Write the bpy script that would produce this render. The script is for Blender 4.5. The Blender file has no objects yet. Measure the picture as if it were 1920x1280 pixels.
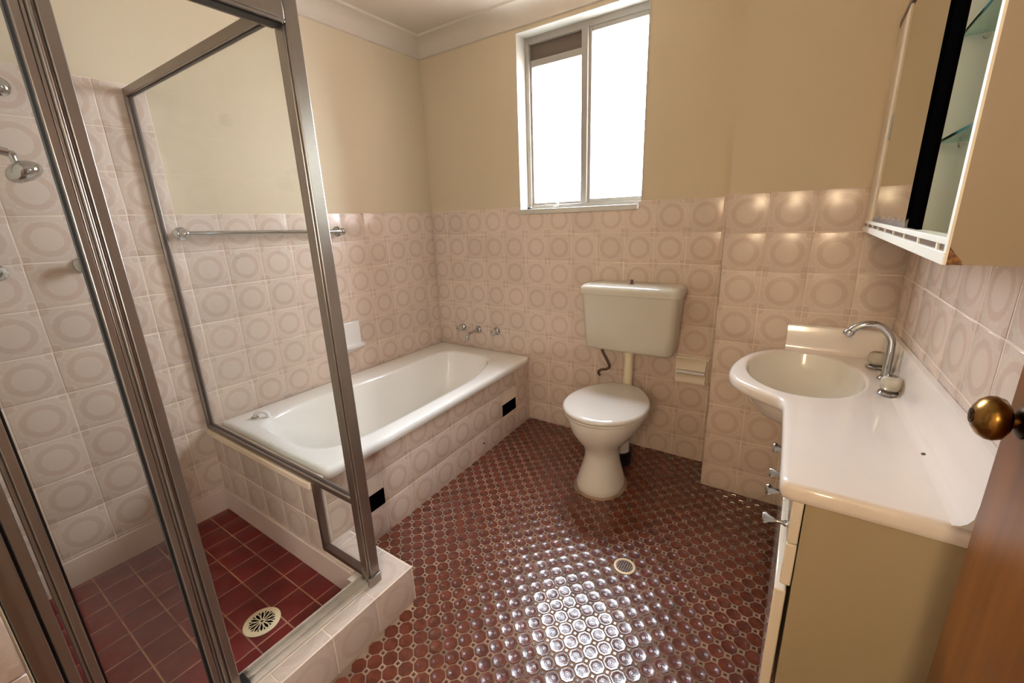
import bpy, bmesh, math, random
from mathutils import Matrix, Vector

random.seed(7)
scene = bpy.context.scene
col = scene.collection
PI = math.pi

# ------------------------------------------------------------------ camera
F_PX = 802.34
CAM = Vector((2.1584, -2.2347, 1.2865))
AX = Vector((0.8299887, 0.5566539, -0.0354287))
AY = Vector((-0.1240110, 0.2460859, 0.9612820))
AZ = Vector((0.5438199, -0.7934596, 0.2732797))
cd = bpy.data.cameras.new('camera')
cd.sensor_width = 36.0
cd.lens = F_PX / 1920.0 * 36.0
cd.clip_start = 0.02
cam = bpy.data.objects.new('camera', cd)
cam.matrix_world = Matrix(((AX.x, AY.x, AZ.x, CAM.x), (AX.y, AY.y, AZ.y, CAM.y), (AX.z, AY.z, AZ.z, CAM.z), (0, 0, 0, 1)))
col.objects.link(cam)
scene.camera = cam

# ------------------------------------------------------------------ sky, light, exposure
world = bpy.data.worlds.new('world')
scene.world = world
world.use_nodes = True
bg = world.node_tree.nodes['Background']
bg.inputs[0].default_value = (0.90, 0.98, 1.08, 1)
bg.inputs[1].default_value = 60.0

def area(name, loc, rot, sx, sy, power, color=(1, 1, 1), portal=False):
    l = bpy.data.lights.new(name, 'AREA')
    l.shape = 'RECTANGLE'; l.size = sx; l.size_y = sy
    l.energy = power; l.color = color
    if portal:
        l.cycles.is_portal = True
    o = bpy.data.objects.new(name, l)
    o.location = loc; o.rotation_euler = rot
    col.objects.link(o)
    return o

# portal: only guides sampling of the daylight that comes in through the window
area('window_portal', (1.083, 0.16, 1.78), (-PI / 2, 0, 0), 0.76, 0.96, 1.0, portal=True)
# portal at the invented fill window in the hall's end wall
area('hall_portal', (2.10, -3.72, 1.81), (PI / 2, 0, 0), 0.42, 0.56, 1.0, portal=True)

# portal at the invented side window that fills the shower with light
area('hall_side_portal', (2.68, -2.98, 1.60), (0, PI / 2, 0), 0.94, 0.56, 1.0, portal=True)

vs = scene.view_settings
vs.view_transform = 'Standard'
vs.look = 'None'
vs.gamma = 1.0
vs.use_curve_mapping = False
vs.exposure = 0.0
scene.cycles.use_denoising = True
scene.cycles.use_adaptive_sampling = True
scene.cycles.adaptive_threshold = 0.02
scene.cycles.max_bounces = 9
scene.cycles.diffuse_bounces = 5
scene.cycles.glossy_bounces = 4
scene.cycles.transparent_max_bounces = 16
scene.cycles.caustics_reflective = False
scene.cycles.caustics_refractive = False
scene.cycles.sample_clamp_indirect = 8.0

# ------------------------------------------------------------------ dimensions (metres)
T = 0.154           # wall tile pitch
ZT = 8.8 * T        # top of the tiled dado
W = 2.456           # right wall
PY = -0.2095        # face of the projecting pier
PX = 1.8666         # left edge of the pier
CEIL = 2.36
SY = -1.545         # plane of the shower return panel

def wx(y):          # right wall, slightly out of square
    return W + 0.0205 * (PY - y)

def xa(y):          # side of the bath, slightly out of square
    return 0.750 + 0.037 * (-y)

# ------------------------------------------------------------------ material helpers
def lin(c):
    c = c / 255.0
    return c / 12.92 if c <= 0.04045 else ((c + 0.055) / 1.055) ** 2.4

def rgb(r, g, b):
    return (lin(r), lin(g), lin(b), 1)

class NT:
    def __init__(s, name):
        s.m = bpy.data.materials.new(name)
        s.m.use_nodes = True
        s.t = s.m.node_tree
        s.p = s.t.nodes['Principled BSDF']
        s.out = s.t.nodes['Material Output']
    def n(s, kind, **kw):
        x = s.t.nodes.new(kind)
        for k, v in kw.items():
            setattr(x, k, v)
        return x
    def l(s, a, b):
        s.t.links.new(a, b)
    def put(s, sock, v):
        if hasattr(v, 'links'):
            s.l(v, sock)
        else:
            sock.default_value = v
    def M(s, op, a, b=None, c=None):
        x = s.n('ShaderNodeMath', operation=op)
        s.put(x.inputs[0], a)
        if b is not None: s.put(x.inputs[1], b)
        if c is not None: s.put(x.inputs[2], c)
        return x.outputs[0]
    def step(s, v, a, b):
        x = s.n('ShaderNodeMapRange', interpolation_type='SMOOTHSTEP')
        s.put(x.inputs[0], v); x.inputs[1].default_value = a; x.inputs[2].default_value = b
        return x.outputs[0]
    def mix(s, f, a, b):
        x = s.n('ShaderNodeMix', data_type='RGBA')
        s.put(x.inputs[0], f); s.put(x.inputs[6], a); s.put(x.inputs[7], b)
        return x.outputs[2]
    def noise(s, vec, scale, detail=3, rough=0.5):
        x = s.n('ShaderNodeTexNoise')
        x.inputs['Scale'].default_value = scale; x.inputs['Detail'].default_value = detail
        x.inputs['Roughness'].default_value = rough
        if vec is not None: s.l(vec, x.inputs['Vector'])
        return x.outputs[0]
    def obj(s):
        return s.n('ShaderNodeTexCoord').outputs['Object']
    def pos(s):
        return s.n('ShaderNodeNewGeometry').outputs['Position']
    def bump(s, h, strength=0.2, dist=0.001):
        x = s.n('ShaderNodeBump')
        x.inputs['Strength'].default_value = strength; x.inputs['Distance'].default_value = dist
        s.l(h, x.inputs['Height'])
        s.l(x.outputs[0], s.p.inputs['Normal'])
        return x

def simple(name, color, rough=0.5, metal=0.0, spec=0.5, var=0.0, vscale=6.0, bump=0.0, bscale=200.0, coat=0.0):
    k = NT(name)
    k.p.inputs['Roughness'].default_value = rough
    k.p.inputs['Metallic'].default_value = metal
    k.p.inputs['Specular IOR Level'].default_value = spec
    k.p.inputs['Coat Weight'].default_value = coat
    k.p.inputs['Coat Roughness'].default_value = 0.05
    if var > 0:
        nz = k.noise(k.pos(), vscale, 2)
        dark = tuple(c * (1 - var) for c in color[:3]) + (1,)
        k.l(k.mix(k.step(nz, 0.3, 0.7), color, dark), k.p.inputs['Base Color'])
    else:
        k.p.inputs['Base Color'].default_value = color
    if bump > 0:
        k.bump(k.noise(k.pos(), bscale, 3), bump, 0.001)
    return k.m

def mat_wall_tile(name='patterned_wall_tile', light=(210, 192, 178), dark=(199, 176, 161), rough=0.2):
    k = NT(name)
    o = k.obj()
    sep = k.n('ShaderNodeSeparateXYZ'); k.l(o, sep.inputs[0])
    u = k.M('MULTIPLY', sep.outputs[0], 1 / T); v = k.M('MULTIPLY', sep.outputs[1], 1 / T)
    rnd = k.n('ShaderNodeObjectInfo').outputs['Random']
    # offset the noise per tile so that glaze mottling is not repeated
    vm = k.n('ShaderNodeVectorMath', operation='ADD'); k.l(o, vm.inputs[0])
    cx = k.n('ShaderNodeCombineXYZ'); k.l(k.M('MULTIPLY', rnd, 3.1), cx.inputs[2]); k.l(cx.outputs[0], vm.inputs[1])
    fine = k.noise(vm.outputs[0], 330, 1, 0.6)
    edge = k.noise(vm.outputs[0], 110, 1, 0.5)
    wob = k.M('MULTIPLY', k.M('SUBTRACT', edge, 0.5), 0.05)
    r0 = k.M('SQRT', k.M('ADD', k.M('MULTIPLY', u, u), k.M('MULTIPLY', v, v)))
    r = k.M('ADD', r0, wob)
    ring = k.M('MULTIPLY', k.step(r, 0.245, 0.27), k.M('SUBTRACT', 1.0, k.step(r, 0.365, 0.385)))
    inner = k.M('SUBTRACT', 1.0, k.step(r, 0.245, 0.27))
    du = k.M('SUBTRACT', 0.5, k.M('ABSOLUTE', u)); dv = k.M('SUBTRACT', 0.5, k.M('ABSOLUTE', v))
    mx = k.M('POWER', k.M('ADD', k.M('POWER', k.M('MAXIMUM', du, 0.0), 4.0), k.M('POWER', k.M('MAXIMUM', dv, 0.0), 4.0)), 0.25)
    corner = k.M('SUBTRACT', 1.0, k.step(k.M('ADD', mx, wob), 0.135, 0.155))
    # scalloped outline just outside the ring and around the corner patches
    out1 = k.M('MULTIPLY', k.step(r, 0.395, 0.41), k.M('SUBTRACT', 1.0, k.step(r, 0.43, 0.455)))
    out2 = k.M('MULTIPLY', k.step(k.M('ADD', mx, wob), 0.155, 0.165), k.M('SUBTRACT', 1.0, k.step(k.M('ADD', mx, wob), 0.19, 0.21)))
    outl = k.M('MULTIPLY', k.M('MAXIMUM', out1, out2), k.step(edge, 0.44, 0.56))
    dk = k.M('MAXIMUM', ring, corner)
    L = rgb(*light); D = rgb(*dark)
    mid = tuple((a * 0.72 + b * 0.28) for a, b in zip(L, D))
    hi = tuple(min(1, a * 1.07) for a in L[:3]) + (1,)
    c = k.mix(dk, mid, D)
    c = k.mix(k.M('MULTIPLY', outl, 0.75), c, hi)
    c = k.mix(k.M('MULTIPLY', inner, k.step(fine, 0.25, 0.6)), c, L)
    c = k.mix(k.M('MULTIPLY', k.step(fine, 0.55, 0.75), 0.35), c, hi)
    hs = k.n('ShaderNodeHueSaturation')
    k.l(k.M('ADD', 0.95, k.M('MULTIPLY', rnd, 0.09)), hs.inputs['Value']); k.l(c, hs.inputs['Color'])
    k.l(hs.outputs[0], k.p.inputs['Base Color'])
    k.p.inputs['Roughness'].default_value = rough
    return k.m

def mat_octagon(name, base, var, rough=0.26, rings=True):
    k = NT(name)
    uvn = k.n('ShaderNodeUVMap', uv_map='tile')
    sep = k.n('ShaderNodeSeparateXYZ'); k.l(uvn.outputs[0], sep.inputs[0])
    u, v = sep.outputs[0], sep.outputs[1]
    r = k.M('SQRT', k.M('ADD', k.M('MULTIPLY', u, u), k.M('MULTIPLY', v, v)))
    nz = k.noise(k.pos(), 26, 2, 0.6)
    nf = k.noise(k.pos(), 400, 1)
    c = k.mix(k.step(nz, 0.3, 0.7), rgb(*base), rgb(*var))
    c = k.mix(k.M('MULTIPLY', k.step(nf, 0.5, 0.8), 0.18), c, (0.02, 0.008, 0.005, 1))
    k.l(c, k.p.inputs['Base Color'])
    k.p.inputs['Roughness'].default_value = rough
    k.p.inputs['Specular IOR Level'].default_value = 0.5
    k.p.inputs['Coat Weight'].default_value = 0.5
    k.p.inputs['Coat Roughness'].default_value = 0.06
    if rings:
        # fine concentric rings and a centre dimple pressed into the dish of the tile
        w = k.M('SINE', k.M('MULTIPLY', r, 2 * PI / 0.075))
        env = k.M('MULTIPLY', k.M('SUBTRACT', 1.0, k.step(r, 0.22, 0.27)), k.step(r, 0.08, 0.12))
        dim = k.M('SUBTRACT', 1.0, k.step(r, 0.02, 0.085))
        h = k.M('ADD', k.M('MULTIPLY', k.M('MULTIPLY', w, env), 0.16), k.M('MULTIPLY', dim, 0.45))
        b = k.bump(h, 0.6, 0.0009)
        k.l(b.outputs[0], k.p.inputs['Coat Normal'])
    return k.m

def mat_glass(name, tint=(0.985, 0.99, 0.985), haze=0.03, refl_rough=0.02, hcol=(0.8, 0.78, 0.74)):
    k = NT(name)
    nt = k.t
    nt.nodes.remove(k.p)
    tr = k.n('ShaderNodeBsdfTransparent'); tr.inputs[0].default_value = tint + (1,)
    gl = k.n('ShaderNodeBsdfGlossy'); gl.inputs['Roughness'].default_value = refl_rough
    df = k.n('ShaderNodeBsdfDiffuse'); df.inputs[0].default_value = hcol + (1,)
    lw = k.n('ShaderNodeLayerWeight'); lw.inputs[0].default_value = 0.5
    fres = k.M('ADD', 0.03, k.M('MULTIPLY', k.M('POWER', lw.outputs['Facing'], 5.0), 0.6))
    m1 = k.n('ShaderNodeMixShader'); m2 = k.n('ShaderNodeMixShader')
    k.l(fres, m1.inputs[0]); k.l(tr.outputs[0], m1.inputs[1]); k.l(gl.outputs[0], m1.inputs[2])
    streak = k.noise(k.pos(), 9, 4)
    k.l(k.M('ADD', haze * 0.6, k.M('MULTIPLY', k.step(streak, 0.2, 0.9), haze * 0.4)), m2.inputs[0])
    k.l(m1.outputs[0], m2.inputs[1]); k.l(df.outputs[0], m2.inputs[2])
    k.l(m2.outputs[0], k.out.inputs[0])
    return k.m

def mat_wood(name):
    k = NT(name)
    o = k.pos()
    mp = k.n('ShaderNodeMapping'); mp.inputs['Scale'].default_value = (14, 14, 0.9); k.l(o, mp.inputs[0])
    n1 = k.noise(mp.outputs[0], 2.2, 5, 0.6)
    n2 = k.noise(o, 5, 3)
    c = k.mix(k.step(n1, 0.3, 0.72), rgb(128, 72, 24), rgb(98, 50, 14))
    c = k.mix(k.M('MULTIPLY', k.step(n2, 0.45, 0.7), 0.35), c, rgb(78, 40, 12))
    k.l(c, k.p.inputs['Base Color'])
    k.p.inputs['Roughness'].default_value = 0.32
    k.bump(n1, 0.08, 0.001)
    return k.m

def mat_chipped(name, base):
    # painted side panel with the paint broken away at its lower front corner
    k = NT(name)
    sep = k.n('ShaderNodeSeparateXYZ'); k.l(k.pos(), sep.inputs[0])
    dx = k.M('SUBTRACT', sep.outputs[0], 2.320); dz = k.M('SUBTRACT', sep.outputs[2], 1.205)
    nz = k.noise(k.pos(), 60, 4)
    d = k.M('ADD', k.M('MULTIPLY', dx, 1.0), k.M('MULTIPLY', dz, 0.72))
    d = k.M('ADD', d, k.M('MULTIPLY', k.M('SUBTRACT', nz, 0.5), 0.012))
    mask = k.M('SUBTRACT', 1.0, k.step(d, 0.0185, 0.0205))
    raw = k.mix(k.step(k.noise(k.pos(), 220, 3), 0.35, 0.65), rgb(150, 104, 52), rgb(92, 56, 26))
    k.l(k.mix(mask, base, raw), k.p.inputs['Base Color'])
    k.p.inputs['Roughness'].default_value = 0.5
    return k.m

MAT = {
    'paint': simple('cream_wall_paint', rgb(202, 185, 158), 0.6, spec=0.3, var=0.03, vscale=1.5),
    'ceiling': simple('ceiling_paint', rgb(200, 188, 174), 0.7, spec=0.2, var=0.02, vscale=2),
    'reveal': simple('white_gloss_paint', rgb(196, 192, 182), 0.5, var=0.05, vscale=12),
    'tile': mat_wall_tile(),
    'grout': simple('pale_grout', rgb(230, 212, 194), 0.8, spec=0.2, var=0.10, vscale=14),
    'kerbtile': mat_wall_tile('patterned_kerb_tile', (200, 183, 171), (193, 174, 161), 0.2),
    'oct': mat_octagon('brown_octagon_tile', (108, 48, 29), (80, 34, 20)),
    'dot': mat_octagon('brown_dot_tile', (92, 43, 27), (70, 32, 20), 0.2, rings=False),
    'floorgrout': simple('floor_grout', rgb(158, 130, 108), 0.75, spec=0.2, var=0.45, vscale=7),
    'red': simple('maroon_quarry_tile', rgb(112, 28, 27), 0.34, var=0.18, vscale=9, bump=0.05, bscale=90),
    'redgrout': simple('brown_shower_grout', rgb(176, 126, 100), 0.8, spec=0.2, var=0.4, vscale=10),
    'skirt': simple('pale_pink_skirting', rgb(214, 192, 180), 0.35, var=0.06, vscale=6),
    'enamel': simple('white_enamel', rgb(236, 232, 226), 0.09, spec=0.5, coat=0.4),
    'porcelain': simple('white_porcelain', rgb(216, 210, 202), 0.10, coat=0.5),
    'seat': simple('white_seat_plastic', rgb(212, 205, 198), 0.13, coat=0.2),
    'cistern': simple('ivory_cistern_plastic', rgb(200, 194, 180), 0.22, coat=0.1),
    'ceramic': simple('cream_ceramic', rgb(220, 208, 188), 0.12, coat=0.4),
    'wceramic': simple('white_ceramic', rgb(230, 226, 224), 0.1, coat=0.4),
    'chrome': simple('chrome', rgb(186, 186, 186), 0.08, 1.0),
    'alu': simple('anodised_aluminium', rgb(158, 147, 138), 0.28, 0.85, var=0.10, vscale=5),
    'track': simple('lit_track_aluminium', rgb(206, 196, 184), 0.42, 0.35, var=0.15, vscale=25),  # paler aluminium, the light on the sill track put into its colour
    'aludark': simple('dark_bronze_channel', rgb(110, 88, 76), 0.35, 0.7, var=0.2, vscale=8),
    'winalu': simple('window_aluminium', rgb(158, 152, 144), 0.5, 0.2),
    'gasket': simple('black_rubber', rgb(16, 12, 11), 0.5),
    'browngasket': simple('brown_rubber', rgb(58, 44, 38), 0.5),
    'black': simple('black_strip', rgb(5, 4, 4), 0.9, spec=0.0),
    'void': simple('dark_opening', rgb(7, 6, 6), 0.9, spec=0.0),
    'brass': simple('aged_brass', rgb(150, 112, 58), 0.26, 1.0, var=0.45, vscale=45),
    'brassdark': simple('dark_brass', rgb(60, 42, 24), 0.4, 1.0),
    'copper': simple('tarnished_copper_pipe', rgb(124, 100, 86), 0.35, 0.7),
    'wood': mat_wood('stained_wood'),
    'glass': mat_glass('shower_glass'),
    'shelfglass': mat_glass('shelf_glass', (0.80, 0.92, 0.88), 0.02),
    'glassedge': simple('green_glass_edge', rgb(58, 112, 106), 0.15),
    'frost': None,
    'mirror': None,
    'laminate': simple('cream_laminate', rgb(172, 158, 130), 0.36),
    'front': simple('white_gloss_front', rgb(232, 222, 206), 0.12, coat=0.6),
    'counter': simple('moulded_stone_counter', rgb(234, 225, 217), 0.14, var=0.02, vscale=8, coat=0.4),
    'bowl': simple('basin_gel_coat', rgb(228, 223, 212), 0.16, coat=0.3),
    'cabwhite': simple('cabinet_cream_paint', rgb(226, 208, 182), 0.5),
    'cabin': simple('cabinet_inside_white', rgb(242, 238, 224), 0.45),
    'chipped': mat_chipped('chipped_side_panel', rgb(160, 146, 128)),
    'acrylic': None,
    'plastic': simple('cream_drain_plastic', rgb(226, 208, 170), 0.35),
    'capping': simple('cream_capping', rgb(228, 208, 184), 0.4),
    'sealant': simple('yellowed_sealant', rgb(206, 176, 124), 0.6, var=0.25, vscale=20),
    'pvc': simple('ivory_pvc_pipe', rgb(220, 208, 180), 0.3),
    'brick': simple('orange_brick', rgb(158, 122, 98), 0.9, spec=0.1, var=0.3, vscale=6),
    'concrete': simple('pale_concrete', rgb(150, 144, 134), 0.9, spec=0.1, var=0.2, vscale=3),
    'brownpanel': simple('brown_outside_blind', rgb(96, 82, 70), 0.6),
}
def mat_frost(name='frosted_window_glass', tint=(0.95, 0.97, 0.98, 1)):
    k = NT(name)
    k.t.nodes.remove(k.p)
    tr = k.n('ShaderNodeBsdfTransparent'); tr.inputs[0].default_value = tint
    tl = k.n('ShaderNodeBsdfTranslucent'); tl.inputs[0].default_value = tint
    gl = k.n('ShaderNodeBsdfGlossy'); gl.inputs['Roughness'].default_value = 0.2
    m = k.n('ShaderNodeMixShader'); m.inputs[0].default_value = 0.12
    m2 = k.n('ShaderNodeMixShader'); m2.inputs[0].default_value = 0.04
    k.l(tr.outputs[0], m.inputs[1]); k.l(tl.outputs[0], m.inputs[2])
    k.l(m.outputs[0], m2.inputs[1]); k.l(gl.outputs[0], m2.inputs[2])
    k.l(m2.outputs[0], k.out.inputs[0])
    return k.m
MAT['frost'] = mat_frost()
def mat_mirror():
    # silvering gone grey along the lower edge of the glass
    k = NT('mirror_silver')
    sep = k.n('ShaderNodeSeparateXYZ'); k.l(k.pos(), sep.inputs[0])
    h = k.M('SUBTRACT', k.M('SUBTRACT', sep.outputs[2], 1.242), k.M('MULTIPLY', k.M('SUBTRACT', k.noise(k.pos(), 40, 4), 0.35), 0.06))
    worn = k.M('SUBTRACT', 1.0, k.step(h, 0.0, 0.008))
    k.l(k.mix(worn, rgb(205, 208, 200), rgb(112, 104, 100)), k.p.inputs['Base Color'])
    k.l(k.M('SUBTRACT', 1.0, k.M('MULTIPLY', worn, 0.85)), k.p.inputs['Metallic'])
    k.l(k.M('ADD', 0.012, k.M('MULTIPLY', worn, 0.35)), k.p.inputs['Roughness'])
    return k.m
MAT['mirror'] = mat_mirror()
MAT['amber'] = mat_frost('amber_fill_glass', (0.95, 0.79, 0.60, 1))  # tint of the invented hall window, warms the fill light
MAT['warmpane'] = mat_frost('warm_fill_glass', (0.94, 0.90, 0.83, 1))  # tint of the invented side window
MAT['acrylic'] = simple('clear_acrylic_knob', rgb(240, 232, 216), 0.08)
_p = MAT['acrylic'].node_tree.nodes['Principled BSDF']
_p.inputs['Transmission Weight'].default_value = 0.55
_p.inputs['IOR'].default_value = 1.3

# ------------------------------------------------------------------ mesh helpers
class MB:
    def __init__(s):
        s.v = []; s.f = []
    def face(s, pts):
        b = len(s.v); s.v += [tuple(p) for p in pts]; s.f.append(tuple(range(b, b + len(pts)))); return s
    def box(s, x0, x1, y0, y1, z0, z1):
        b = len(s.v)
        x0, x1 = min(x0, x1), max(x0, x1); y0, y1 = min(y0, y1), max(y0, y1); z0, z1 = min(z0, z1), max(z0, z1)
        s.v += [(x0, y0, z0), (x1, y0, z0), (x1, y1, z0), (x0, y1, z0), (x0, y0, z1), (x1, y0, z1), (x1, y1, z1), (x0, y1, z1)]
        for q in ((0, 3, 2, 1), (4, 5, 6, 7), (0, 1, 5, 4), (1, 2, 6, 5), (2, 3, 7, 6), (3, 0, 4, 7)):
            s.f.append(tuple(b + i for i in q))
        return s
    def prism(s, pts, axis, a, b):
        """extrude a 2-D outline along an axis (0, 1 or 2) from a to b; outline in the two other axes in order"""
        def P(p, w):
            return (w, p[0], p[1]) if axis == 0 else ((p[0], w, p[1]) if axis == 1 else (p[0], p[1], w))
        return s.loft([[P(p, a) for p in pts], [P(p, b) for p in pts]], True, True)
    def loft(s, loops, cap0=False, cap1=False, closed=True):
        n = len(loops[0]); b = len(s.v)
        for L in loops: s.v += [tuple(p) for p in L]
        for i in range(len(loops) - 1):
            for j in range(n if closed else n - 1):
                k = (j + 1) % n
                s.f.append((b + i * n + j, b + i * n + k, b + (i + 1) * n + k, b + (i + 1) * n + j))
        if cap0: s.f.append(tuple(b + j for j in reversed(range(n))))
        if cap1: s.f.append(tuple(b + (len(loops) - 1) * n + j for j in range(n)))
        return s
    def lathe(s, prof, origin, axis, n=24, cap=True):
        """prof: list of (radius, distance along axis)"""
        a = Vector(axis).normalized()
        t = Vector((0, 0, 1)) if abs(a.z) < 0.9 else Vector((1, 0, 0))
        e1 = a.cross(t).normalized(); e2 = a.cross(e1)
        o = Vector(origin)
        loops = []
        for r, h in prof:
            loops.append([o + a * h + e1 * (r * math.cos(2 * PI * i / n)) + e2 * (r * math.sin(2 * PI * i / n)) for i in range(n)])
        return s.loft(loops, cap, cap)
    def tube(s, pts, r, n=14, cap=True):
        pts = [Vector(p) for p in pts]
        loops = []
        prev = None
        for i, p in enumerate(pts):
            d = (pts[min(i + 1, len(pts) - 1)] - pts[max(i - 1, 0)]).normalized()
            if prev is None:
                t = Vector((0, 0, 1)) if abs(d.z) < 0.9 else Vector((1, 0, 0))
                e1 = d.cross(t).normalized()
            else:
                e1 = (prev - d * prev.dot(d)).normalized()
            prev = e1
            e2 = d.cross(e1)
            rr = r[i] if isinstance(r, (list, tuple)) else r
            loops.append([p + e1 * (rr * math.cos(2 * PI * k / n)) + e2 * (rr * math.sin(2 * PI * k / n)) for k in range(n)])
        return s.loft(loops, cap, cap)
    def mesh(s, name, mats, smooth=False, angle=40):
        me = bpy.data.meshes.new(name)
        me.from_pydata(s.v, [], s.f)
        bm = bmesh.new(); bm.from_mesh(me)
        bmesh.ops.recalc_face_normals(bm, faces=bm.faces)
        bm.to_mesh(me); bm.free()
        for m in (mats if isinstance(mats, (list, tuple)) else [mats]):
            me.materials.append(m)
        if smooth:
            me.shade_smooth()
            me.set_sharp_from_angle(angle=math.radians(angle))
        return me

def spline(pts, n=8):
    """Catmull-Rom through points"""
    P = [Vector(p) for p in pts]
    out = []
    for i in range(len(P) - 1):
        a = P[max(i - 1, 0)]; b = P[i]; c = P[i + 1]; d = P[min(i + 2, len(P) - 1)]
        for k in range(n):
            t = k / n
            out.append(0.5 * ((2 * b) + (c - a) * t + (2 * a - 5 * b + 4 * c - d) * t * t + (3 * b - a - 3 * c + d) * t ** 3))
    out.append(P[-1])
    return out

def link(name, me, parent=None):
    o = bpy.data.objects.new(name, me)
    col.objects.link(o)
    if parent is not None:
        o.parent = parent
        if parent.parent is None:
            o.matrix_parent_inverse = parent.matrix_basis.inverted()
        else:
            o.matrix_parent_inverse = (parent.parent.matrix_basis @ parent.matrix_parent_inverse @ parent.matrix_basis).inverted()
    return o

def part(name, mb, mat, parent, smooth=False, bevel=0.0, angle=40, seg=2):
    o = link(name, mb.mesh(name, MAT[mat] if isinstance(mat, str) else mat, smooth, angle), parent)
    if bevel > 0:
        b = o.modifiers.new('bevel', 'BEVEL'); b.width = bevel; b.segments = seg; b.limit_method = 'ANGLE'; b.angle_limit = math.radians(30)
        o.data.shade_smooth(); o.data.set_sharp_from_angle(angle=math.radians(45))
    return o

def tag(o, label, cat, group=None):
    o['label'] = label; o['category'] = cat
    if group: o['group'] = group
    return o

def thing(name, label, cat, loc, group=None):
    o = bpy.data.objects.new(name, None)
    o.empty_display_size = 0.05
    o.location = loc
    col.objects.link(o)
    return tag(o, label, cat, group)

def struct(name, mb, mat, smooth=False, bevel=0.0):
    o = part(name, mb, mat, None, smooth, bevel)
    o['kind'] = 'structure'
    return o

def superloop(cx, cy, hx, hy, p, z, n=48, fx=None):
    L = []
    for i in range(n):
        t = 2 * PI * (i + 0.5) / n
        c, s_ = math.cos(t), math.sin(t)
        x = cx + hx * math.copysign(abs(c) ** (2.0 / p), c)
        y = cy + hy * math.copysign(abs(s_) ** (2.0 / p), s_)
        if fx: x, y = fx(x, y)
        L.append((x, y, z))
    return L

def rrect(x0, x1, y0, y1, r, z, k=6):
    L = []
    for cx, cy, a0 in ((x1 - r, y1 - r, 0), (x0 + r, y1 - r, PI / 2), (x0 + r, y0 + r, PI), (x1 - r, y0 + r, 1.5 * PI)):
        for i in range(k):
            a = a0 + (PI / 2) * i / (k - 1)
            L.append((cx + r * math.cos(a), cy + r * math.sin(a), z))
    return L

# ------------------------------------------------------------------ tiles
def inset(poly, d):
    n = len(poly); out = []
    for i in range(n):
        p0 = Vector(poly[i - 1]); p1 = Vector(poly[i]); p2 = Vector(poly[(i + 1) % n])
        e1 = (p1 - p0).normalized(); e2 = (p2 - p1).normalized()
        n1 = Vector((-e1.y, e1.x)); n2 = Vector((-e2.y, e2.x))
        b = n1 + n2
        q = 1 + n1.dot(n2)
        out.append(p1 + b * (d / max(q, 0.2)))
    return out

TILE_CACHE = {}
def tile_mesh(poly, mat, thick=0.007, bev=0.0026, drop=0.0011, nm='tile'):
    key = (mat, thick, bev, tuple((round(a, 5), round(b, 5)) for a, b in poly))
    if key in TILE_CACHE: return TILE_CACHE[key]
    mb = MB()
    a = [(p[0], p[1], -thick) for p in poly]
    b = [(p[0], p[1], -drop) for p in poly]
    c = [(p[0], p[1], 0.0) for p in inset(poly, bev)]
    mb.loft([a, b, c], False, True)
    me = mb.mesh(nm, MAT[mat], True, 80)
    TILE_CACHE[key] = me
    return me

def tile_field(parent, org, U, V, Nn, rects, u0=0.0, v0=0.0, pitch=T, gap=0.0030, mat='tile', holes=(), pv=None, shuffle=0.00025, bev=0.0022, drop=0.0006):
    """lay square tiles on a plane; rects are (ua, ub, va, vb) areas to cover, holes are areas left open"""
    org, U, V, Nn = Vector(org), Vector(U), Vector(V), Vector(Nn)
    pv = pv or pitch
    for (ua, ub, va, vb) in rects:
        i0 = math.floor((ua - u0) / pitch + 1e-6); i1 = math.ceil((ub - u0) / pitch - 1e-6)
        j0 = math.floor((va - v0) / pv + 1e-6); j1 = math.ceil((vb - v0) / pv - 1e-6)
        for i in range(i0, i1):
            for j in range(j0, j1):
                cu, cv = u0 + (i + 0.5) * pitch, v0 + (j + 0.5) * pv
                a, b = max(ua, cu - pitch / 2), min(ub, cu + pitch / 2)
                c, d = max(va, cv - pv / 2), min(vb, cv + pv / 2)
                if b - a < 0.012 or d - c < 0.012: continue
                g = gap / 2
                poly = None; skip = False
                for (ha, hb, hc, hd) in holes:
                    if hb <= a or ha >= b or hd <= c or hc >= d: continue
                    if ha <= a and hb >= b:
                        if hc > c and hd >= d: d = hc
                        elif hd < d and hc <= c: c = hd
                        else: skip = True
                    elif hd >= d and hc > c:           # notch in an upper corner
                        if ha > a:   # right corner cut
                            poly = [(a + g, c + g), (b - g, c + g), (b - g, hc - g), (ha - g, hc - g), (ha - g, d - g), (a + g, d - g)]
                        else:
                            poly = [(a + g, c + g), (b - g, c + g), (b - g, d - g), (hb + g, d - g), (hb + g, hc - g), (a + g, hc - g)]
                if skip or d - c < 0.012: continue
                if poly is None:
                    poly = [(a + g, c + g), (b - g, c + g), (b - g, d - g), (a + g, d - g)]
                poly = [(p[0] - cu, p[1] - cv) for p in poly]
                o = bpy.data.objects.new('tile', tile_mesh(poly, mat, bev=bev, drop=drop))
                pos = org + U * cu + V * cv + Nn * random.uniform(-shuffle, shuffle)
                o.matrix_basis = Matrix(((U.x, V.x, Nn.x, pos.x), (U.y, V.y, Nn.y, pos.y), (U.z, V.z, Nn.z, pos.z), (0, 0, 0, 1))) @ Matrix.Rotation(random.uniform(-0.004, 0.004), 4, 'X') @ Matrix.Rotation(random.uniform(-0.004, 0.004), 4, 'Y')
                col.objects.link(o)
                o.parent = parent
                if parent.parent is None:
                    o.matrix_parent_inverse = parent.matrix_basis.inverted()

# ================================================================== STRUCTURE
G = 0.0007                                  # grout lies this far behind the tile face
WX0, WX1, WZ0, WZ1 = 0.722, 1.446, 1.318, 2.245   # window opening
NEAR = -2.252                               # face of the wall that closes the shower
FRONT = -2.45

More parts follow.
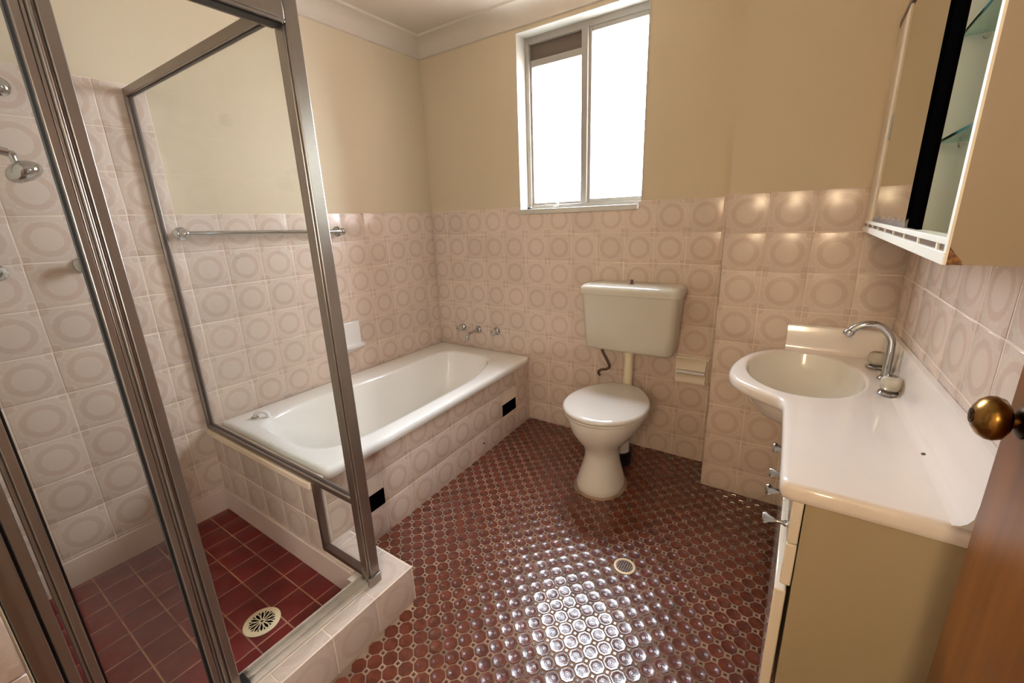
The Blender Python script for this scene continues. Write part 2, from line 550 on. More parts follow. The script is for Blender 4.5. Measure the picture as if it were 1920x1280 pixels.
wall_left = struct('wall_left', MB().box(-0.12, -0.003, FRONT, 0.13, 0, CEIL), 'paint')
part('grout_bed', MB().box(-0.003, -G, -1.487, 0, 0.35, ZT).box(-0.003, -G, NEAR, -1.487, 0.0, 11.8 * T), 'grout', wall_left)
v_off = ZT
tile_field(wall_left, (0, 0, 0), (0, 1, 0), (0, 0, 1), (1, 0, 0),
           [(-1.487, 0, 0.36, ZT), (NEAR, -1.487, 0.105, ZT + 3 * T)], u0=0.0531, v0=ZT)

mb = MB()
mb.box(-0.12, WX0, 0.003, 0.13, 0, CEIL).box(WX1, W + 0.12, 0.003, 0.13, 0, CEIL)
mb.box(WX0, WX1, 0.003, 0.13, 0, WZ0).box(WX0, WX1, 0.003, 0.13, WZ1, CEIL)
mb.box(PX + 0.003, W + 0.12, PY + 0.003, 0.003, 0, CEIL)
wall_back = struct('wall_back', mb, 'paint')
part('grout_bed', MB().box(0, PX, G, 0.003, 0, WZ0 - 0.004).box(0, WX0, G, 0.003, WZ0 - 0.004, ZT).box(WX1, PX, G, 0.003, WZ0 - 0.004, ZT)
     .box(PX + G, W, PY + G, PY + 0.003, 0, ZT).box(PX + G, PX + 0.003, PY + G, 0, 0, ZT), 'grout', wall_back)
tile_field(wall_back, (0, 0, 0), (1, 0, 0), (0, 0, 1), (0, -1, 0), [(0, PX, 0, ZT)], u0=-0.0222, v0=ZT,
           holes=[(WX0 - 0.004, WX1 - 0.018, WZ0 - 0.004, 3), (1.659, 1.829, 0.447, 0.578)])
tile_field(wall_back, (PX, PY, 0), (1, 0, 0), (0, 0, 1), (0, -1, 0), [(0, W - PX, 0, ZT)], u0=0, v0=ZT)
tile_field(wall_back, (PX, PY, 0), (0, -1, 0), (0, 0, 1), (-1, 0, 0), [(PY, 0, 0, ZT)], u0=0, v0=ZT)

wall_right = struct('wall_right', MB().prism([(wx(0.13) + 0.003, 0.13), (wx(-2.6) + 0.003, -2.6), (W + 0.2, -2.6), (W + 0.2, 0.13)], 2, 0, CEIL), 'paint')
part('grout_bed', MB().prism([(wx(PY) + G, PY), (wx(-2.0) + G, -2.0), (wx(-2.0) + 0.004, -2.0), (wx(PY) + 0.004, PY)], 2, 0, ZT), 'grout', wall_right)
RU = Vector((0.0205, -1, 0)).normalized(); RN = Vector((-1, -0.0205, 0)).normalized()
tile_field(wall_right, (W, PY, 0), RU, (0, 0, 1), RN, [(0, 1.8, 0.72, ZT)], u0=0, v0=ZT)

wall_front = struct('wall_front', MB().box(-0.12, 1.155, FRONT, NEAR, 0, CEIL).box(1.155, 1.62, FRONT - 0.12, FRONT, 0, CEIL)
                    .box(1.62, W, FRONT - 0.12, FRONT, 2.06, CEIL).box(2.43, W + 0.01, FRONT - 0.12, FRONT, 0, 2.06), 'paint')
tile_field(wall_front, (1.162, NEAR, 0), (0, 1, 0), (0, 0, 1), (1, 0, 0), [(FRONT - NEAR, -0.002, 0.14, ZT + 3 * T)], u0=0, v0=ZT)
HX0, HX1, HZ0, HZ1 = 1.90, 2.30, 1.54, 2.08  # opening for the invented fill window behind the camera
wall_hall = struct('wall_hall', MB().box(1.0, HX0, -3.7, -3.58, 0, CEIL).box(HX1, W + 0.2, -3.7, -3.58, 0, CEIL).box(HX0, HX1, -3.7, -3.58, 0, HZ0).box(HX0, HX1, -3.7, -3.58, HZ1, CEIL)
                   .box(1.0, 1.1, -3.58, FRONT - 0.12, 0, CEIL), 'paint')
SY0, SY1, SZ0, SZ1 = -3.24, -2.72, 1.15, 2.05  # opening for the invented side window
SX0, SX1 = wx(-2.6) + 0.003, W + 0.2
struct('wall_hall_right', MB().box(SX0, SX1, -3.7, SY0, 0, CEIL).box(SX0, SX1, SY1, -2.6, 0, CEIL).box(SX0, SX1, SY0, SY1, 0, SZ0).box(SX0, SX1, SY0, SY1, SZ1, CEIL), 'paint')
fill_win_side = struct('side_fill_window', MB().box(SX1 - 0.08, SX1 - 0.04, SY0, SY0 + 0.03, SZ0, SZ1).box(SX1 - 0.08, SX1 - 0.04, SY1 - 0.03, SY1, SZ0, SZ1).box(SX1 - 0.08, SX1 - 0.04, SY0 + 0.03, SY1 - 0.03, SZ0, SZ0 + 0.03)
              .box(SX1 - 0.08, SX1 - 0.04, SY0 + 0.03, SY1 - 0.03, SZ1 - 0.03, SZ1), 'winalu')  # invented window, added to light the shower from the hall
part('pane', MB().box(SX1 - 0.062, SX1 - 0.058, SY0 + 0.03, SY1 - 0.03, SZ0 + 0.03, SZ1 - 0.03), 'warmpane', fill_win_side)
fill_win_end = struct('hall_fill_window', MB().box(HX0, HX0 + 0.03, -3.68, -3.64, HZ0, HZ1).box(HX1 - 0.03, HX1, -3.68, -3.64, HZ0, HZ1).box(HX0 + 0.03, HX1 - 0.03, -3.68, -3.64, HZ0, HZ0 + 0.03)
              .box(HX0 + 0.03, HX1 - 0.03, -3.68, -3.64, HZ1 - 0.03, HZ1), 'winalu')  # invented window, added as warm fill on the pier and back wall
part('pane', MB().box(HX0 + 0.03, HX1 - 0.03, -3.662, -3.658, HZ0 + 0.03, HZ1 - 0.03), 'amber', fill_win_end)
ceiling = struct('ceiling', MB().box(-0.12, W + 0.12, -3.7, 0.13, CEIL, CEIL + 0.1), 'ceiling')

def cornice(name, mk):
    prof = [(0.0, 0.0)] + [(0.012, 0.004)] + [(0.012 + 0.078 * (1 - math.cos(a)), 0.012 + 0.073 * math.sin(a)) for a in [PI / 2 * i / 8 for i in range(9)]] + [(0.098, 0.095), (0.0, 0.095)]
    mb = MB(); mk(mb, prof)
    return struct(name, mb, 'ceiling', smooth=True)
CZ = 2.265
cornice('trim_1', lambda m, p: m.prism([(-0.003 + d, CZ + z) for d, z in p], 1, NEAR, 0.003))       # outline (x, z) along y
cornice('trim_2', lambda m, p: m.prism([(0.003 - d, CZ + z) for d, z in p], 0, -0.003, PX))          # outline (y, z) along x
cornice('trim_3', lambda m, p: m.prism([(PY + 0.003 - d, CZ + z) for d, z in p], 0, PX, W))
cornice('trim_4', lambda m, p: m.prism([(W + 0.003 - d, CZ + z) for d, z in p], 1, FRONT, PY))

# outside the window: sunlit ground and the orange brick of the neighbouring walls that narrow the view of the sky
struct('ground_outside', MB().box(-6, 8, 0.14, 9, -0.7, -0.6), 'concrete')
struct('wall_outside_right', MB().box(2.05, 2.25, 0.14, 1.15, -0.6, 3.6), 'brick')
struct('wall_outside_left', MB().box(-0.55, -0.35, 0.14, 0.5, -0.6, 3.6), 'brick')

# floor ------------------------------------------------------------
floor = struct('floor', MB().box(-0.12, W + 0.12, -3.7, 0.13, -0.12, -0.0016), 'floorgrout')
P8 = 0.0463
ANG = math.radians(47)
D1 = Vector((math.cos(ANG), math.sin(ANG))); D2 = Vector((math.sin(ANG), -math.cos(ANG)))
C0 = Vector((1.6616, -1.2607))
DRAIN = Vector((1.733, -0.911)); DR = 0.043

def octagon():
    h = (P8 - 0.0028) / 2; c = 0.0118
    pts = [(h - c, -h), (h, -h + c), (h, h - c), (h - c, h), (-h + c, h), (-h, h - c), (-h, -h + c), (-h + c, -h)]
    R_ = []
    for x, y in pts:
        q = D1 * x - D2 * y          # right-handed turn of the lattice
        R_.append((q.x, q.y))
    return R_
OCT = octagon()

def clip(poly, nx, ny, d):
    """keep the part where nx*x + ny*y >= d"""
    out = []
    for i in range(len(poly)):
        a, b = poly[i], poly[(i + 1) % len(poly)]
        da = nx * a[0] + ny * a[1] - d; db = nx * b[0] + ny * b[1] - d
        if da >= 0: out.append(a)
        if da * db < 0:
            t = da / (da - db); out.append((a[0] + t * (b[0] - a[0]), a[1] + t * (b[1] - a[1])))
    return out

def floor_clip(poly, c):
    if c.y > -1.47: poly = clip(poly, 1, 0.037, 0.752)
    else: poly = clip(poly, 1, 0, 1.160)
    if poly and -1.47 > c.y - 0.03 and c.x < 1.157: poly = clip(poly, 0, 1, -1.437)
    if poly: poly = clip(poly, 0, -1, 0.002 if c.x < PX else -PY + 0.002)
    if poly: poly = clip(poly, 0, 1, FRONT)
    return poly

def octa_geo(poly, c, z0):
    """rings of a tile: side, bevelled rim, raised flat"""
    cc = (c.x, c.y)
    def sc(f, z): return [(cc[0] + (p[0] - cc[0]) * f, cc[1] + (p[1] - cc[1]) * f, z0 + z) for p in poly]
    return [sc(1.0, -0.0018), sc(0.955, 0.0), sc(0.74, 0.0), sc(0.64, -0.0005)]

def to_px(x, y, z):
    d = Vector((x, y, z)) - CAM
    zz = -d.dot(AZ)
    if zz < 0.05: return None
    return 960 + F_PX * d.dot(AX) / zz, 640 - F_PX * d.dot(AY) / zz, zz

TOE = 2.235
cells = []
for i in range(-60, 61):
    for j in range(-60, 61):
        c = C0 + D1 * (P8 * i) + D2 * (P8 * j)
        if c.x < 0.72 or c.x > TOE + 0.03 or c.y > 0.04 or c.y < FRONT - 0.02: continue
        if c.y < -1.42 and c.x < 1.13: continue
        if (c - DRAIN).length < 0.058: 
            keep = False
        poly = [(c.x + p[0], c.y + p[1]) for p in OCT]
        full = len(poly)
        poly = floor_clip(poly, c)
        if len(poly) < 3: continue
        ar = 0.5 * abs(sum(poly[k][0] * poly[(k + 1) % len(poly)][1] - poly[(k + 1) % len(poly)][0] * poly[k][1] for k in range(len(poly))))
        if ar < 0.00025: continue
        if (c - DRAIN).length < DR - 0.004: continue
        q = to_px(c.x, c.y, 0)
        vis = q is not None and -20 < q[0] < 1940 and -20 < q[1] < 1300
        cells.append((c, poly, (q[2] if vis else 99.0), ar))
cells.sort(key=lambda t: t[2])

def uv_mesh(me, cx, cy):
    lay = me.uv_layers.new(name='tile')
    for li, lp in enumerate(me.loops):
        co = me.vertices[lp.vertex_index].co
        lay.data[li].uv = ((co.x - cx) / P8, (co.y - cy) / P8)

mb = MB(); mb.loft(octa_geo(OCT, Vector((0, 0)), 0), False, True)
oct_me = mb.mesh('tile', MAT['oct'], True, 35); uv_mesh(oct_me, 0, 0)
FULL = 0.98 * max(c[3] for c in cells)
stuff = MB(); stuff_uv = []
n_ind = 0
for c, poly, dist, ar in cells:
    if dist < 90 and n_ind < 300:
        n_ind += 1
        if ar > FULL:
            o = bpy.data.objects.new('tile', oct_me)
            o.location = (c.x, c.y, random.uniform(-0.0003, 0.0003))
            o.rotation_euler = (random.uniform(-0.014, 0.014), random.uniform(-0.014, 0.014), 0)
        else:
            m2 = MB(); m2.loft(octa_geo([(p[0] - c.x, p[1] - c.y) for p in poly], Vector((0, 0)), 0), False, True)
            me = m2.mesh('tile', MAT['oct'], True, 35); uv_mesh(me, 0, 0)
            o = bpy.data.objects.new('tile', me); o.location = (c.x, c.y, 0)
        col.objects.link(o); o.parent = floor
    else:
        n0 = len(stuff.v)
        z = random.uniform(-0.0003, 0.0003)
        tx, ty = random.uniform(-0.014, 0.014), random.uniform(-0.014, 0.014)
        loops = octa_geo(poly, c, z)
        loops = [[(x, y, zz + (x - c.x) * tx + (y - c.y) * ty) for x, y, zz in L] for L in loops]
        stuff.loft(loops, False, True)
        stuff_uv += [((v[0] - c.x) / P8, (v[1] - c.y) / P8) for v in stuff.v[n0:]]
me = stuff.mesh('tile', MAT['oct'], True, 35)
lay = me.uv_layers.new(name='tile')
for li, lp in enumerate(me.loops): lay.data[li].uv = stuff_uv[lp.vertex_index]
o = link('octagon_tiles', me, floor); o['kind'] = 'stuff'
# the small square inserts between the octagons
dots = MB()
hd = 0.0064
for i in range(-60, 61):
    for j in range(-60, 61):
        c = C0 + D1 * (P8 * (i + 0.5)) + D2 * (P8 * (j + 0.5))
        if c.x < xa(c.y) + 0.006 or c.x > TOE + 0.02 or c.y > -0.006 or c.y < FRONT: continue
        if c.x > PX - 0.005 and c.y > PY - 0.008: continue
        if c.y < -1.43 and c.x < 1.168: continue
        if (c - DRAIN).length < DR + 0.004: continue
        pts = [c + D1 * hd, c - D2 * hd, c - D1 * hd, c + D2 * hd]
        dots.loft([[(p.x, p.y, -0.004) for p in pts], [(p.x, p.y, -0.0009) for p in pts],
                   [(c.x + (p.x - c.x) * 0.82, c.y + (p.y - c.y) * 0.82, -0.0001) for p in pts]], False, True)
me = dots.mesh('dot', MAT['dot'], True, 35); me.uv_layers.new(name='tile')
o = link('dot_tiles', me, floor); o['kind'] = 'stuff'

# shower floor ------------------------------------------------------
floor_shower = struct('floor_shower', MB().box(0, 1.05, NEAR, SY, -0.0016, 0.0034), 'redgrout')
tile_field(floor_shower, (0, 0, 0.004), (1, 0, 0), (0, 1, 0), (0, 0, 1), [(0.008, 1.05, NEAR, SY - 0.012)], u0=0.021, v0=-1.640, pitch=0.1045, pv=0.1025, gap=0.004, mat='red', bev=0.0012, drop=0.0008)
struct('baseboard_left', MB().box(0.0, 0.009, NEAR, SY - 0.001, 0.0, 0.112), 'skirt', bevel=0.002)
struct('baseboard_back', MB().box(0.009, 1.049, SY - 0.014, SY - 0.0045, 0.0, 0.112), 'skirt', bevel=0.002)

# partition between bath and shower ---------------------------------
NX = 0.809
wall_nib = struct('wall_nib', MB().box(0.0, NX - 0.003, SY - 0.0038, -1.508, 0.0, 0.408), 'grout')
tile_field(wall_nib, (0, SY - 0.0045, 0), (1, 0, 0), (0, 0, 1), (0, -1, 0), [(0.001, NX, 0.112, 0.402)], u0=-0.06, v0=0.402 - 2 * T, mat='kerbtile')
part('capping', MB().box(0.0, NX + 0.006, SY - 0.022, -1.508, 0.396, 0.424), 'capping', wall_nib, bevel=0.004)

# ================================================================== WINDOW
win = struct('window_1', MB()
             .box(WX0, WX0 + 0.028, 0.085, 0.13, WZ0 + 0.02, WZ1).box(WX1 - 0.022, WX1, 0.085, 0.13, WZ0 + 0.02, WZ1)
             .box(WX0 + 0.028, WX1 - 0.022, 0.085, 0.13, WZ1 - 0.036, WZ1).box(WX0 + 0.028, WX1 - 0.022, 0.085, 0.13, WZ0 + 0.02, WZ0 + 0.046), 'winalu', bevel=0.003)
part('reveal', MB().box(WX0 - 0.0005, WX0 + 0.003, -0.001, 0.086, WZ0 + 0.02, WZ1).box(WX1 - 0.003, WX1 + 0.0005, -0.001, 0.086, WZ0 + 0.02, WZ1)
     .box(WX0, WX1, -0.001, 0.086, WZ1 - 0.003, WZ1 + 0.0005), 'reveal', win)
part('sill', MB().box(WX0 - 0.003, WX1 - 0.02, -0.012, 0.09, WZ0 - 0.003, WZ0 + 0.024), 'reveal', win, bevel=0.003)
MX = 1.092
part('mullion', MB().box(MX - 0.017, MX + 0.019, 0.072, 0.125, WZ0 + 0.046, WZ1 - 0.036), 'winalu', win, bevel=0.003)
sash = part('sash', MB().box(MX + 0.019, MX + 0.034, 0.088, 0.118, WZ0 + 0.046, WZ1 - 0.036).box(WX1 - 0.034, WX1 - 0.022, 0.088, 0.118, WZ0 + 0.046, WZ1 - 0.036)
            .box(MX + 0.034, WX1 - 0.034, 0.088, 0.118, WZ1 - 0.058, WZ1 - 0.036).box(MX + 0.034, WX1 - 0.034, 0.088, 0.118, WZ0 + 0.046, WZ0 + 0.066), 'winalu', win, bevel=0.002)
part('pane', MB().box(MX + 0.034, WX1 - 0.034, 0.101, 0.105, WZ0 + 0.066, WZ1 - 0.058), 'frost', sash)
LZ = 2.098
sash2 = part('sash', MB().box(WX0 + 0.028, WX0 + 0.040, 0.098, 0.126, WZ0 + 0.046, LZ + 0.034).box(MX - 0.028, MX - 0.017, 0.098, 0.126, WZ0 + 0.046, LZ + 0.034)
             .box(WX0 + 0.040, MX - 0.028, 0.098, 0.126, LZ, LZ + 0.034).box(WX0 + 0.040, MX - 0.028, 0.098, 0.126, WZ0 + 0.046, WZ0 + 0.060), 'winalu', win, bevel=0.002)
part('pane', MB().box(WX0 + 0.040, MX - 0.028, 0.110, 0.114, WZ0 + 0.060, LZ), 'frost', sash2)
part('top_panel', MB().box(WX0 + 0.028, MX - 0.017, 0.108, 0.116, LZ + 0.034, WZ1 - 0.036), 'brownpanel', win)
part('latch', MB().box(0.905, 0.935, 0.070, 0.090, WZ0 + 0.030, WZ0 + 0.044).box(0.928, 0.938, 0.066, 0.080, WZ0 + 0.036, WZ0 + 0.056), 'reveal', win, bevel=0.002)
part('stay_stop', MB().lathe([(0.0, 0), (0.013, 0.001), (0.015, 0.007), (0.010, 0.013), (0.0, 0.014)], (0.785, 0.006, WZ0 + 0.024), (0, 0, 1), 16, False), 'gasket', win, smooth=True)

# ================================================================== DOOR (open, flat against the right wall)
DX, DY0, DY1 = 2.413, -1.425, -2.185
door = struct('door_1', MB().box(DX, DX + 0.036, DY1, DY0, 0.012, 2.03), 'wood', bevel=0.0015)
KY, KZ = -1.474, 1.018
knob = part('door_knob', MB().lathe([(0.0, 0.0455), (0.007, 0.046), (0.009, 0.047), (0.015, 0.0455), (0.0235, 0.040), (0.0285, 0.033), (0.0290, 0.027), (0.0265, 0.0195), (0.018, 0.0135), (0.010, 0.0115), (0.009, 0.006), (0.009, 0.0)],
            (DX, KY, KZ), (-1, 0, 0), 32, False), 'brass', door, smooth=True)
part('rose', MB().lathe([(0.021, 0.0), (0.021, 0.003), (0.016, 0.006), (0.009, 0.008), (0.0, 0.008)], (DX, KY, KZ), (-1, 0, 0), 28, False), 'brassdark', door, smooth=True)
part('lock_button', MB().lathe([(0.0095, 0.0458), (0.0095, 0.0480), (0.0065, 0.0480), (0.0055, 0.0470), (0.0055, 0.0490), (0.0, 0.0495)], (DX, KY, KZ), (-1, 0, 0), 20, False), 'brassdark', knob, smooth=True)

# ================================================================== BATH
bath = thing('bathtub', 'white enamel bathtub built in along the left wall under the towel rail', 'bathtub', (0.4, -0.75, 0.0))
def skew(x, y): return (x * xa(y) / 0.75, y)
BY0, BY1 = -1.504, -0.006
def bath_outer(z, d):
    return superloop(0.5 * (0.764 + 0.006), 0.5 * (BY0 + BY1), 0.5 * (0.764 - 0.006) - d, 0.5 * (BY1 - BY0) - d, 40, z, 72, skew)
def bath_inner(z, d, p, dy0=0.0, dy1=0.0):
    def f(x, y):
        if x < 0.38:
            x += 0.050 * math.exp(-((y + 0.62) / 0.34) ** 2) * (0.38 - x) / 0.22
        else:
            t = min(1.0, max(0.0, (-0.10 - y) / 0.50)); t = t * t * (3 - 2 * t)
            x += 0.072 * t * (x - 0.38) / 0.225
        return skew(max(x, 0.02), y)
    y0, y1 = -1.440 + d + dy0, -0.150 - d - dy1
    return superloop(0.375, 0.5 * (y0 + y1), 0.232 - d, 0.5 * (y1 - y0), p, z, 72, f)
loops = [bath_outer(0.400, 0.012), bath_outer(0.400, 0.0), bath_outer(0.412, -0.003), bath_outer(0.428, -0.002), bath_outer(0.437, 0.004), bath_outer(0.440, 0.016),
         bath_inner(0.440, -0.016, 5.0), bath_inner(0.437, -0.004, 5.0), bath_inner(0.428, 0.004, 5.0), bath_inner(0.36, 0.014, 4.6, 0.010, 0.012),
         bath_inner(0.22, 0.034, 4.2, 0.04, 0.05), bath_inner(0.12, 0.055, 3.8, 0.10, 0.08), bath_inner(0.085, 0.085, 3.4, 0.14, 0.10), bath_inner(0.075, 0.16, 3.0, 0.25, 0.2)]
mb = MB().loft(loops, False, True)
part('tub', mb, 'enamel', bath, smooth=True, angle=60)
wo = part('overflow_spout', MB().tube(spline([(0.118, -1.405, 0.440), (0.126, -1.398, 0.462), (0.150, -1.380, 0.470), (0.166, -1.368, 0.458), (0.170, -1.364, 0.436)], 5), 0.0095, 12), 'wceramic', bath, smooth=True)
part('overflow_ring', MB().lathe([(0.017, 0), (0.017, 0.004), (0.010, 0.006), (0.0, 0.006)], (0.118, -1.405, 0.439), (0, 0, 1), 20, False), 'chrome', wo, smooth=True)
part('plug_hole', MB().lathe([(0.026, 0), (0.026, 0.002), (0.018, 0.0025), (0.016, 0.0), (0.0, -0.001)], (0.36, -0.36, 0.0765), (0, 0, 1), 24, False), 'chrome', bath, smooth=True)

# tiled apron -------------------------------------------------------
apron = thing('bath_apron', 'pink patterned tile apron under the rim of the white bathtub', 'bath surround', (0.77, -0.72, 0.0))
ca, sa = math.cos(math.atan(0.037)), math.sin(math.atan(0.037))
def ap(y, d=0.0): return (xa(y) + d, y)
ya0, ya1 = -1.506, -0.001
part('apron_wall', MB().prism([ap(ya1, -0.0008), ap(ya0, -0.0008), ap(ya0, -0.035), ap(ya1, -0.035)], 2, 0.0, 0.412), 'grout', apron)
AU = Vector((-sa, ca, 0)); AN = Vector((ca, sa, 0))
VENT = [(-0.326 / ca, -0.172 / ca, 0.143, 0.219), (-1.404 / ca, -1.250 / ca, 0.128, 0.204)]
# the two vents replace the lower half of a tile
tile_field(apron, (xa(0), 0, 0), AU, (0, 0, 1), AN, [(ya0 / ca, ya1, 0.0, 0.405)], u0=-0.172, v0=0.140, holes=[(-0.3262, -0.1718, 0.0, 0.0), (-0.326 - 0.001, -0.172 + 0.001, 0.1405, 0.217), (-1.404 - 0.001, -1.250 + 0.001, 0.1405, 0.217)])
for ua, ub in ((-0.325, -0.173), (-1.403, -1.251)):
    a = Vector((xa(0), 0, 0)) + AU * ua; b = Vector((xa(0), 0, 0)) + AU * ub
    v = MB().prism([(a.x - 0.002, a.y), (b.x - 0.002, b.y), (b.x + 0.0005, b.y), (a.x + 0.0005, a.y)], 2, 0.1415, 0.216)
    part('vent', v, 'void', apron)['label'] = 'black rectangular vent opening'

hp = Vector((xa(-0.53), -0.53, 0.067))
part('drill_hole', MB().lathe([(0.006, 0.0), (0.006, 0.0008), (0.0, 0.0009)], hp, AN, 12, False), 'void', apron)

# ================================================================== SHOWER KERB
kerb = thing('shower_kerb', 'low pink tiled kerb around the foot of the shower screen', 'kerb', (1.1, -1.8, 0.0))
KX = 1.158
part('kerb_core', MB().box(1.05, KX - 0.0008, NEAR, -1.4388, 0.0, 0.1392).box(NX + 0.001, 1.05, SY - 0.004, -1.4388, 0.0, 0.1392), 'grout', kerb)
tile_field(kerb, (KX, 0, 0), (0, 1, 0), (0, 0, 1), (1, 0, 0), [(NEAR, -1.438, 0.0, 0.138)], u0=-1.597 + T, v0=-0.012, mat='kerbtile')
tile_field(kerb, (0, 0, 0.140), (1, 0, 0), (0, 1, 0), (0, 0, 1), [(1.106, KX - 0.001, NEAR, -1.597), (NX + 0.002, KX - 0.001, -1.597, -1.438)], u0=1.106 - 0.10, v0=-1.597 - 5 * T, mat='kerbtile', holes=[(NX, 1.105, -1.7, SY - 0.002)])
part('edge_trim', MB().box(KX - 0.004, KX + 0.0006, NEAR, -1.437, 0.1375, 0.1405), 'grout', kerb)

# ================================================================== SHOWER SCREEN
scr = thing('shower_screen', 'framed aluminium and glass shower screen notched over the end of the bath', 'shower screen', (1.08, SY, 0.14))
y0s, y1s = SY - 0.014, SY + 0.012
part('corner_post', MB().box(1.052, 1.072, SY - 0.020, SY + 0.018, 0.141, 1.90).box(1.072, 1.098, SY - 0.026, SY + 0.018, 0.141, 1.90).box(1.098, 1.106, SY - 0.022, SY + 0.014, 0.141, 1.90), 'alu', scr, bevel=0.003)
part('wall_channel', MB().box(0.0005, 0.016, y0s, y1s, 0.424, 1.800), 'alu', scr, bevel=0.002)
part('top_rail', MB().box(0.016, 1.052, y0s, y1s, 1.772, 1.800), 'alu', scr, bevel=0.002)
part('middle_rail', MB().box(0.016, 1.052, y0s, y1s, 0.424, 0.445), 'alu', scr, bevel=0.002)
part('notch_stile', MB().box(NX + 0.007, NX + 0.020, y0s, y1s, 0.158, 0.424), 'aludark', scr, bevel=0.002)
part('bottom_rail', MB().box(NX + 0.007, 1.052, y0s, y1s, 0.141, 0.158), 'aludark', scr, bevel=0.002)
part('pane', MB().box(0.014, 1.054, SY - 0.0025, SY + 0.0025, 0.443, 1.776), 'glass', scr)
part('pane', MB().box(NX + 0.018, 1.054, SY - 0.0025, SY + 0.0025, 0.156, 0.428), 'glass', scr)
part('gasket', MB().box(0.016, 0.018, SY - 0.005, SY + 0.005, 0.445, 1.772).box(0.018, 1.052, SY - 0.005, SY + 0.005, 0.445, 0.447).box(0.018, 1.052, SY - 0.005, SY + 0.005, 1.770, 1.772), 'browngasket', scr)
part('head_rail', MB().box(1.064, 1.112, NEAR + 0.001, SY - 0.026, 1.735, 1.742).box(1.106, 1.112, NEAR + 0.001, SY - 0.026, 1.742, 1.815).box(1.058, 1.064, NEAR + 0.001, SY - 0.026, 1.735, 1.815).box(1.064, 1.106, NEAR + 0.001, SY - 0.026, 1.808, 1.815), 'alu', scr, bevel=0.002)
part('head_slot', MB().box(1.074, 1.102, NEAR + 0.001, SY - 0.028, 1.732, 1.7345), 'gasket', scr)
track = part('sill_track', MB().box(1.052, 1.102, NEAR + 0.001, SY - 0.026, 0.1405, 0.147).box(1.052, 1.058, NEAR + 0.001, SY - 0.026, 0.147, 0.160).box(1.078, 1.082, NEAR + 0.001, SY - 0.026, 0.147, 0.156), 'track', scr, bevel=0.0015)
part('sealant_bead', MB().box(1.043, 1.052, NEAR + 0.001, SY - 0.016, 0.132, 0.150), 'sealant', scr, bevel=0.003)
part('post_shoe', MB().box(1.098, 1.112, SY - 0.034, SY + 0.012, 0.141, 0.172), 'alu', scr, bevel=0.002)
jb = part('jamb', MB().box(1.052, 1.116, NEAR + 0.001, NEAR + 0.030, 0.141, 1.90).box(1.058, 1.108, NEAR + 0.034, NEAR + 0.050, 0.141, 1.735), 'alu', scr, bevel=0.002)
part('gasket', MB().box(1.062, 1.104, NEAR + 0.030, NEAR + 0.034, 0.15, 1.73), 'gasket', jb)

sd = thing('shower_door', 'sliding glass shower door panel with ribbed aluminium stiles, pushed open at left', 'shower door', (1.085, -2.08, 0.16))
part('stile', MB().box(1.074, 1.104, -2.019, -2.006, 0.158, 1.735).box(1.078, 1.100, -2.006, -1.999, 0.158, 1.735).box(1.074, 1.108, -1.999, -1.993, 0.158, 1.735)
     .box(1.080, 1.100, -1.993, -1.987, 0.158, 1.735).box(1.074, 1.104, -1.987, -1.968, 0.158, 1.735), 'alu', sd, bevel=0.002)
part('stile', MB().box(1.074, 1.104, -2.190, -2.176, 0.158, 1.735).box(1.080, 1.100, -2.197, -2.190, 0.158, 1.735), 'alu', sd, bevel=0.002)
part('gasket', MB().box(1.082, 1.096, -2.0235, -2.019, 0.17, 1.73).box(1.082, 1.096, -2.176, -2.172, 0.17, 1.73), 'gasket', sd)
part('rail', MB().box(1.074, 1.104, -2.172, -2.0235, 0.158, 0.176).box(1.074, 1.104, -2.172, -2.0235, 1.715, 1.735), 'alu', sd, bevel=0.002)
part('pane', MB().box(1.087, 1.091, -2.174, -2.021, 0.172, 1.72), 'glass', sd)
part('guide', MB().box(1.070, 1.110, -1.985, -1.950, 0.150, 0.172), 'gasket', sd, bevel=0.003)

# ================================================================== WALL FITTINGS
rail = thing('towel_rail', 'chrome towel rail on the left wall above the bathtub', 'towel rail', (0.03, -1.1, 1.268))
def flange(x, y, z, ax, r=0.026, h=0.012):
    return MB().lathe([(r, 0.0), (r, 0.003), (r * 0.92, 0.006), (r * 0.55, h), (0.0, h)], (x, y, z), ax, 24, False)
RZ0, RZ1 = 1.279, 1.259
for yy, zz in ((-1.482, RZ0), (-0.752, RZ1)):
    b = part('bracket', MB().lathe([(0.027, 0.0), (0.027, 0.003), (0.023, 0.007), (0.012, 0.012), (0.010, 0.026), (0.016, 0.034), (0.019, 0.044), (0.017, 0.054), (0.009, 0.062), (0.0, 0.064)], (0, yy, zz), (1, 0, 0), 24, False), 'chrome', rail, smooth=True)
part('bar', MB().tube([(0.046, -1.482, RZ0), (0.046, -0.752, RZ1)], 0.0105, 16), 'chrome', rail, smooth=True)

sdish = thing('soap_dish', 'pale ceramic soap dish set into the wall tiles above the bathtub', 'soap dish', (0.0, -0.77, 0.60))
part('back_plate', MB().box(-0.003, 0.010, -0.852, -0.694, 0.572, 0.748), 'wceramic', sdish, bevel=0.008, seg=3)
part('tray', MB().loft([rrect(0.006, 0.036, -0.838, -0.706, 0.012, 0.588), rrect(0.004, 0.062, -0.846, -0.698, 0.020, 0.604), rrect(0.004, 0.066, -0.848, -0.696, 0.022, 0.616), rrect(0.010, 0.058, -0.840, -0.704, 0.018, 0.616), rrect(0.012, 0.050, -0.834, -0.710, 0.016, 0.604)], True, True), 'wceramic', sdish, smooth=True)

